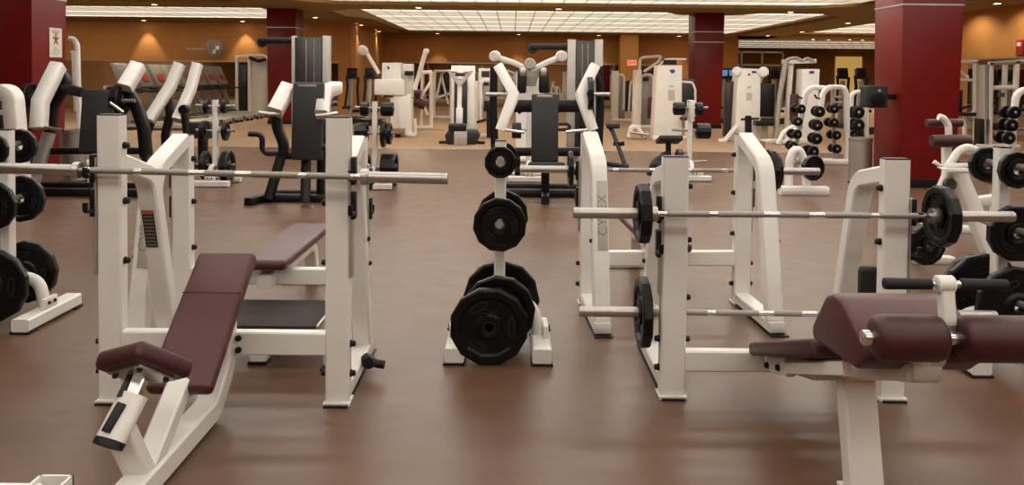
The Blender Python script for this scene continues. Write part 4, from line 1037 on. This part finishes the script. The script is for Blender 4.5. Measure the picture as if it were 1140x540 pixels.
# --- dumbbell racks
def dumbbell(label, c, r, L, rz, group):
    t = thing('dumbbell', label, 'dumbbell', c, rz, group)
    for s in (-1, 1):
        MB().lathe([(r*.5, 0), (r*.92, .006), (r, .02), (r, L*.3 - .02), (r*.92, L*.3 - .006), (r*.5, L*.3)], (0, s*L*.2, 0), (0, s, 0), 16).build('head', 'iron', t)
        MB().lathe([(r*.2, 0), (r*.24, .004), (r*.2, .008)], (0, s*L*.5, 0), (0, s, 0), 12).build('end_cap', 'steel', t)
    MB().pipe([(0, -L*.22, 0), (0, L*.22, 0)], .016, 10).build('grip', 'chrome', t)
def drack(label, px, Y, cols, frames, base, rows=4, wlab=''):
    machine('dumbbell_rack', label, 'dumbbell rack', px, Y, frames, 'dumbbell racks')
frames = [
    ('side_frame', 'white', 'rt', [(882, Z(.0), .1), (897, 103, .1), (905, 97, .1), (918, 98, .1)], dict(wn=.09, wb=.09, r=.16)),
    ('side_frame', 'white', 'rt', [(904, Z(.0), -.25), (916, 104, -.1), (922, 97, -.1), (939, 97, -.1), (942.5, 106, -.1), (943, Z(.0), -.1)], dict(wn=.09, wb=.085, r=.16)),
    ('post', 'silver', 'rt', [(927, 100, 0), (929, Z(.02), 0)], dict(wn=.07, wb=.06)),
    ('base_rail', 'white', 'rt', [(903, Z(.05), -.12), (944, Z(.05), -.12)], dict(wn=.14, wb=.1)),
    ('base_rail', 'white', 'rt', [(883, Z(.05), .12), (930, Z(.05), .12)], dict(wn=.1, wb=.08)),
    ('cross_bar', 'silver', 'rt', [(928, 108, -.05), (942, 108, -.05)], dict(wn=.04, wb=.04)),
    ('cross_bar', 'silver', 'rt', [(928, 114, -.05), (942, 114, -.05)], dict(wn=.04, wb=.04)),
]
for k, yy in enumerate((108, 122, 137, 152)):
    frames.append(('cradle', 'black', 'pipe', [(893 - k*2.4, yy + 1, .1), (889 - k*2.3, yy, -.05), (887 - k*2.3, yy - 3, -.12)], dict(rad=.018)))
    frames.append(('cradle', 'black', 'pipe', [(913.5 - k*2.2, yy + 2, -.1), (909 - k*2, yy + 1, -.2), (907 - k*2, yy - 2, -.28)], dict(rad=.018)))
drack('white arched dumbbell rack on the carpet edge beside the steel bin', 915, 14.4, None, frames, None)
RW = ['top', 'second', 'third', 'lowest']
for cl, pts_, dy in (('outer column', [(888, 121), (887, 135), (884, 149), (881, 162)], -.1), ('middle column', [(910.5, 124), (908, 139), (907, 154), (902, 168)], -.26), ('inner column', [(926.6, 121), (925, 136), (928, 150), (929, 165)], -.0)):
    for k, (px, py) in enumerate(pts_):
        dumbbell('black round dumbbell, %s of the %s on the arched rack beside the bin' % (RW[k], cl), at(px, py, 14.4 + dy - .02), .1 if dy < -.2 else .085, .3, random.uniform(-.2, .2), 'round dumbbells')
machine('dumbbell_rack', 'white dumbbell rack half hidden by the black speaker and column', 'dumbbell rack', 955, 16.5, [
    ('side_frame', 'white', 'rt', [(946, Z(0), 0), (948, 106, 0), (952, 102, 0), (962, 102, 0), (964, 106, 0), (965, Z(0), 0)], dict(wn=.09, wb=.07, r=.14)),
    ('base_rail', 'white', 'rt', [(945, Z(.05), -.1), (966, Z(.05), -.1)], dict(wn=.14, wb=.1)),
], 'dumbbell racks')
for k, (px, py) in enumerate([(953, 125), (953, 139), (953, 153)]):
    dumbbell('black round dumbbell, %s on the rack half hidden by the column' % ['top', 'middle', 'lowest'][k], at(px, py, 16.3), .125, .3, 0, 'round dumbbells')
q = atz(1136, 0, 12.6)
machine('dumbbell_rack', 'white arched dumbbell rack before the side mirror', 'dumbbell rack', 1136, 12.6, [
    ('side_frame', 'white', 'rt', [(1120, Z(0), 0), (1131, 107, 0), (1138, 100, 0), (1160, 100, 0), (1166, Z(0), 0)], dict(wn=.09, wb=.09, r=.16)),
    ('cross_bar', 'steel', 'rt', [(1129, 126, 0), (1162, 126, 0)], dict(wn=.04, wb=.04)),
    ('cross_bar', 'steel', 'rt', [(1126, 144, 0), (1163, 144, 0)], dict(wn=.04, wb=.04)),
    ('base_rail', 'white', 'rt', [(1118, Z(.05), -.1), (1168, Z(.05), -.1)], dict(wn=.14, wb=.1)),
], 'dumbbell racks')
for k, (px, py) in enumerate([(1124, 125), (1121, 139), (1118, 153)]):
    dumbbell('black round dumbbell, %s on the rack before the side mirror' % ['top', 'middle', 'lowest'][k], at(px, py, 12.4), .1, .3, 0, 'round dumbbells')
# low stand with a kettle-like weight
machine('weight_stand', 'low white arched stand beside the flat bench barbell end', 'weight stand', 900, 10.6, [
    ('arch', 'white', 'pipe', [(878, Z(.06), 0), (879, 178, 0), (884, 167, 0), (890, 167, 0), (897, 182, 0), (898, Z(.06), 0)], dict(rad=.055, r=.15)),
    ('base_rail', 'white', 'rt', [(868, Z(.06), -.1), (921, Z(.06), -.1)], dict(wn=.14, wb=.12)),
    ('peg', 'steel', 'pipe', [(890, 186, 0), (912, 186, -.1)], dict(rad=.025)),
])
plate('round black plate leaning on the low arched stand', .17, .08, at(905, 187, 10.35), .35, G)

# --- far right: roller bench and plate loaded frame
machine('roller_bench', 'white bench with two dark red roller pads before the widest red column', 'bench', 1056, 8.2, [
    ('hook_post', 'white', 'pipe', [(1045, 130, -.2), (1051, 132, -.2), (1056, 140, -.2), (1056, 150, -.2)], dict(rad=.035, r=.1)),
    ('roller_pad', 'vinyldark', 'disc', (1051, 137), dict(dy=-.1, rad=.045, th=.36, axis=(1, 0, .02))),
    ('roller_pad', 'vinyldark', 'disc', (1058, 157), dict(dy=-.3, rad=.065, th=.38, axis=(1, 0, 0))),
    ('mid_post', 'white', 'rt', [(1054, 150, -.1), (1054, Z(.03), -.1)], dict(wn=.08, wb=.08)),
    ('bench_pad', 'vinyl', 'poly', [(1070, 180), (1090, 180), (1113, 199), (1088, 201)], dict(dy=-.2, th=.4, bevel=.012)),
    ('pad_rail', 'white', 'rt', [(1054, 190, -.2), (1110, 204, -.2)], dict(wn=.08, wb=.06)),
    ('rear_leg', 'white', 'rt', [(1107, 203, -.2), (1108, Z(.03), -.2)], dict(wn=.08, wb=.07)),
    ('base_rail', 'white', 'rt', [(1050, Z(.04), -.2), (1112, Z(.04), -.2)], dict(wn=.1, wb=.08)),
])
machine('t_bar_frame', 'white A-frame stand with an arched tube and open tray past the decline bench', 'exercise machine', 1065, 6.4, [
    ('leg', 'white', 'rt', [(1060, 188, 0), (1014, Z(.02), .25)], dict(wn=.09, wb=.085)),
    ('leg', 'white', 'rt', [(1064, 188, 0), (1113, Z(.02), -.15)], dict(wn=.11, wb=.12)),
    ('arch', 'white', 'pipe', [(1054, 188, 0), (1067, 168, 0), (1078, 163, 0), (1090, 170, 0), (1094, 174, 0)], dict(rad=.032, r=.12)),
    ('arch_stop', 'black', 'disc', (1093, 173.5), dict(rad=.04, th=.05, axis=(1, 0, -.4))),
    ('tray_side', 'white', 'rt', [(1051, 184, -.1), (1077, 184, -.1)], dict(wn=.02, wb=.035)),
    ('tray_side', 'white', 'rt', [(1053, 190, -.3), (1079, 190, -.3)], dict(wn=.02, wb=.035)),
    ('tray_floor', 'white', 'box', (1052, 188, 1078, 189), dict(dy=-.2, th=.24)),
    ('side_beam', 'white', 'rt', [(1078, 226, -.05), (1112, 221, -.05)], dict(wn=.08, wb=.08)),
    ('side_leg', 'white', 'rt', [(1112, 219, -.05), (1113, Z(.02), -.05)], dict(wn=.08, wb=.08)),
    ('plate_peg', 'steel', 'pipe', [(1034, 264, .2), (1031, 264, -.25)], dict(rad=.024)),
    ('hook_tab', 'white', 'rt', [(1040, 180, 0), (1049, 187, 0)], dict(wn=.03, wb=.03)),
    ('cable_loop', 'dimgreen', 'disc', (1057, 205), dict(dy=-.1, rad=.05, th=.05)),
    ('base_rail', 'white', 'rt', [(1014, Z(.035), .25), (1060, Z(.035), .25)], dict(wn=.1, wb=.07)),
])

plate('black plate low on the A-frame stand, under the high barbell end', .165, .07, at(1031, 272, 6.15), .25, PG)
# --- before the side mirror
machine('power_rack', 'white power rack of upright tubes before the side mirror', 'exercise machine', 1115, 18.0, [
    ('upright', 'white', 'rt', [(1103, 70, 0), (1101, Z(0), 0)], dict(wn=.1, wb=.1)),
    ('upright', 'white', 'rt', [(1119, 70, .5), (1116, Z(0), .5)], dict(wn=.1, wb=.09)),
    ('upright', 'white', 'rt', [(1132, 68, 0), (1128, Z(0), 0)], dict(wn=.1, wb=.1)),
    ('top_beam', 'silver', 'rt', [(1101, 71, 0), (1145, 68, 0)], dict(wn=.1, wb=.1)),
    ('cross_bar', 'white', 'rt', [(1102, 98, 0), (1131, 97, 0)], dict(wn=.08, wb=.1)),
    ('weight_stack', 'frame', 'box', (1089, 132, 1098, Z(.03)), dict(dy=.1, th=.3)),
    ('stack_shroud', 'smoke', 'box', (1093, 84, 1101, 96), dict(dy=.1, th=.2)),
    ('upright', 'silver', 'rt', [(1094, 72, .1), (1094, Z(0), .1)], dict(wn=.3, wb=.13)),
    ('bar_hook', 'dimgreen', 'box', (1112, 103, 1117, 108), dict(dy=-.1, th=.1)),
    ('base_rail', 'white', 'rt', [(1088, Z(.05), 0), (1134, Z(.05), 0)], dict(wn=.14, wb=.1)),
])
machine('pulldown_machine', 'white pulldown frame with slanted arm between widest red column and power rack', 'exercise machine', 1076, 19.5, [
    ('top_beam', 'white', 'rt', [(1060, 69, 0), (1088, 69, 0)], dict(wn=.1, wb=.09)),
    ('upright', 'white', 'rt', [(1086, 69, 0), (1086, Z(0), 0)], dict(wn=.1, wb=.1)),
    ('upright', 'white', 'rt', [(1066, 92, 0), (1060, Z(0), .2)], dict(wn=.1, wb=.07)),
    ('cross_bar', 'white', 'rt', [(1063, 89, 0), (1085, 89, 0)], dict(wn=.08, wb=.07)),
    ('slant_bar', 'white', 'rt', [(1064, 75, 0), (1078, 86, 0)], dict(wn=.06, wb=.05)),
    ('back_pad', 'frame', 'pad', (1064, 100, 1070, 128), dict(dy=-.1, th=.12)),
    ('seat', 'frame', 'pad', (1066, 125, 1084, 129), dict(dy=-.2, th=.3)),
    ('slant_bar', 'white', 'rt', [(1074, 141, -.1), (1087, 120, -.1)], dict(wn=.08, wb=.07)),
    ('handle', 'black', 'pipe', [(1066, 122, -.2), (1080, 118, -.2)], dict(rad=.03)),
    ('seat_post', 'white', 'rt', [(1074, 128, -.15), (1074, Z(0), -.15)], dict(wn=.1, wb=.08)),
    ('base_rail', 'white', 'rt', [(1058, Z(.05), 0), (1088, Z(.05), 0)], dict(wn=.12, wb=.1)),
])

# --- treadmills in a row before the mirror
def treadmill():
    t = thing('treadmill', '', 'treadmill', (0, 0, 0), 0, 'treadmills in a row')
    MB().box((.95, 0, .13), (1.55, .5, .05)).build('running_belt', 'graypad', t, bevel=.01)
    for s in (-1, 1): MB().tube([(.15, s*.32, .13), (1.85, s*.32, .12)], .11, .1, ref=(0, 1, 0)).build('side_rail', 'silver', t)
    MB().prism([(-.1, .02), (.45, .02), (.42, .2), (.3, .27), (-.05, .24)], (0, 0, 0), (1, 0, 0), (0, 0, 1), (0, 1, 0), .74).build('motor_cover', 'smoke', t, bevel=.02)
    for s in (-1, 1):
        MB().tube([(.18, s*.36, .16), (-.12, s*.36, 1.12)], .07, .13, ref=(0, 1, 0)).build('upright', 'gray', t)
        MB().tube(fillet([(-.08, s*.34, 1.08), (.2, s*.34, 1.02), (.55, s*.34, 1.0)], .1), .05, .05, ref=(0, 1, 0)).build('handrail', 'frame', t)
    MB().prism([(-.30, 1.76), (-.18, 1.76), (.1, 1.14), (-.04, 1.06)], (0, 0, 0), (1, 0, 0), (0, 0, 1), (0, 1, 0), .74).build('console', 'gray', t, bevel=.02)
    sc = MB().box((0, 0, 0), (.012, .36, .2)).build('display', 'red', t); sc.location = (.015, 0, 1.38); sc.rotation_euler = (0, math.radians(-24), 0)
    for s in (-1, 1): MB().box((1.8, s*.3, .04), (.08, .08, .08)).build('foot', 'black', t, smooth=0)
    MB().box((.1, 0, .02), (.4, .7, .04)).build('foot', 'black', t, smooth=0)
    return t
tm = treadmill()
for i in range(8):
    c = tm if i == 0 else copy_tree(tm)
    c.location = (-10.3, 21.2 + i*.98, 0)
    c['label'] = 'grey treadmill, %s of the row counted from the press machines' % ORD[i]
t = thing('guard_rail', 'long grey rail running along the fronts of the treadmills', 'rail', (-10.68, 25.0, 0))
MB().tube([(0, -4.3, 1.13), (0, 3.6, 1.13)], .06, .09, ref=(1, 0, 0)).build('top_rail', 'silver', t)
for yy in (-4.2, -1.6, 1.0, 3.5): MB().tube([(0, yy, 0), (0, yy, 1.12)], .06, .06).build('post', 'silver', t)
machine('weight_machine', 'white boxy weight machine beyond the treadmills by the wall', 'exercise machine', 282, 29.4, [
    ('shroud', 'offwhite', 'box', (277, 67, 298, Z(.0)), dict(dy=.2, th=.3)),
    ('frame_tube', 'white', 'rt', [(264, Z(0), 0), (264, 63, 0), (278, 62, 0), (278, Z(0), 0)], dict(wn=.14, wb=.1)),
    ('frame_tube', 'white', 'rt', [(278, 62, -.1), (296, 62, -.1), (300, 70, -.1), (301, Z(0), -.1)], dict(wn=.14, wb=.1, r=.3)),
    ('weight_stack', 'smoke', 'box', (267, 72, 275, Z(.1)), dict(dy=.1, th=.2)),
    ('lever', 'frame', 'rt', [(278, 64, -.2), (288, 68, -.2), (296, 66, -.2)], dict(wn=.2, wb=.12)),
], SG)
# cross trainers with screens at the far side
def trainer(label, px, Y, sc):
    machine('cross_trainer', label, 'cross trainer', px, Y, [
        ('base', 'smoke', 'rt', [(px - 9, Z(.1), .3), (px + 9, Z(.1), -.3)], dict(wn=.5, wb=.2)),
        ('mast', 'silver', 'rt', [(px - 3, Z(.1), 0), (px, Z(1.5), 0)], dict(wn=.12, wb=.14)),
        ('console', 'frame', 'pad', (px - 5.5, 76, px + 5.5, 88), dict(th=.12, tilt=math.radians(-15))),
        ('display', sc, 'box', (px - 3.8, 78, px + 3.8, 84.5), dict(dy=-.13, th=.02)),
        ('arm_bar', 'frame', 'rt', [(px - 8, Z(.5), -.2), (px - 5, 96, -.2), (px - 6, 84, -.2)], dict(wn=.06, wb=.07)),
        ('arm_bar', 'frame', 'rt', [(px + 7, Z(.5), .2), (px + 6, 98, .2), (px + 7, 86, .2)], dict(wn=.06, wb=.07)),
        ('pedal', 'frame', 'box', (px - 10, 118, px - 3, 121), dict(dy=-.3, th=.4)),
        ('pedal', 'frame', 'box', (px + 2, 122, px + 9, 125), dict(dy=.2, th=.4)),
    ], 'cross trainers')
trainer('grey cross trainer with lit screen just past the red column on the carpet', 806, 27.0, 'screen')
trainer('grey cross trainer with lit screen between the red column and round-padded machine', 815, 30.0, 'screen')
trainer('dark cross trainer behind the machine with round pads', 862, 27.0, 'frame')
trainer('dark cross trainer above the dumbbell rack', 938, 25.0, 'frame')
trainer('dark cross trainer beside the widest red column, high over the speaker', 958, 22.5, 'frame')
trainer('grey cross trainer behind the tall charcoal press', 392, 25.0, 'frame')
trainer('grey cross trainer between charcoal press and two-armed machine', 412, 24.0, 'frame')
# signs and fittings
q = at(703.5, 70, 36.88)
t = thing('exit_sign', 'small pink lit exit sign on the golden pillar', 'exit sign', q)
MB().box((0, .01, 0), (.42, .06, .26)).build('sign_box', 'exit_glow', t, bevel=.006)
text('lettering', 'EXIT', .17, 'red', t, Matrix.Translation((0, -.024, 0)) @ FACE_NEG_Y, .003)
q = at(1132, 53, 20.2); q.x = 12.96
t = thing('fire_alarm', 'small red fire alarm on the orange side wall', 'fire alarm', q)
MB().box((0, 0, 0), (.07, .3, .4)).build('alarm_box', 'red', t, bevel=.01)
MB().box((-.045, 0, .08), (.03, .16, .1)).build('strobe_lens', 'offwhite', t, bevel=.01)
q = at(238, 55, 30.2)
t = thing('wall_fan', 'white fan on a bracket high on the orange wall over the treadmills', 'fan', q)
MB().lathe([(.05, -.06), (.32, -.08), (.34, 0), (.32, .06), (.05, .08)], (.1, -.2, .05), (.5, -.6, -.2), 24).build('fan_cage', 'silver', t)
MB().tube([(-.95, -.2, 0), (.1, -.2, 0), (.1, .19, 0)], .08, .1, ref=(0, 0, 1)).build('bracket', 'silver', t)
for k in range(4):
    a = k*PI/2; MB().box((.1 + math.cos(a)*.14, -.27, .05 + math.sin(a)*.14), (.16, .03, .16)).build('blade', 'white', t, bevel=.01)
# far glazed partition
t = thing('glazed_partition', 'tall glazed partition lit golden at the very far end', 'partition', (13.3, 46.0, 0))
for k in range(5): MB().box((-2.4 + k*1.2, 0, 1.55), (.09, .12, 3.1)).build('mullion', 'steel', t, smooth=0)
for z in (.1, 2.3, 3.05): MB().box((0, 0, z), (4.9, .12, .1)).build('rail', 'steel', t, smooth=0)
for k in range(4): MB().box((-1.8 + k*1.2, .0, 1.5), (1.1, .02, 2.9)).build('pane', 'glass', t, smooth=0)
struct(MB().box((24.2, 56.97, 1.7), (1.9, .06, 2.9)).build('window_1', 'window_glow', None, smooth=0))
# ------------------------------------------------------------------ world and colour
w = bpy.data.worlds.new('world'); SC.world = w; w.use_nodes = True
w.node_tree.nodes['Background'].inputs[0].default_value = (.02, .018, .015, 1)
SC.view_settings.view_transform = 'Standard'; SC.view_settings.look = 'None'
SC.view_settings.exposure = 0.1; SC.view_settings.gamma = 1.0; SC.view_settings.use_curve_mapping = False
SC.cycles.max_bounces = 8; SC.cycles.caustics_reflective = False; SC.cycles.caustics_refractive = False
SC.cycles.sample_clamp_indirect = 4
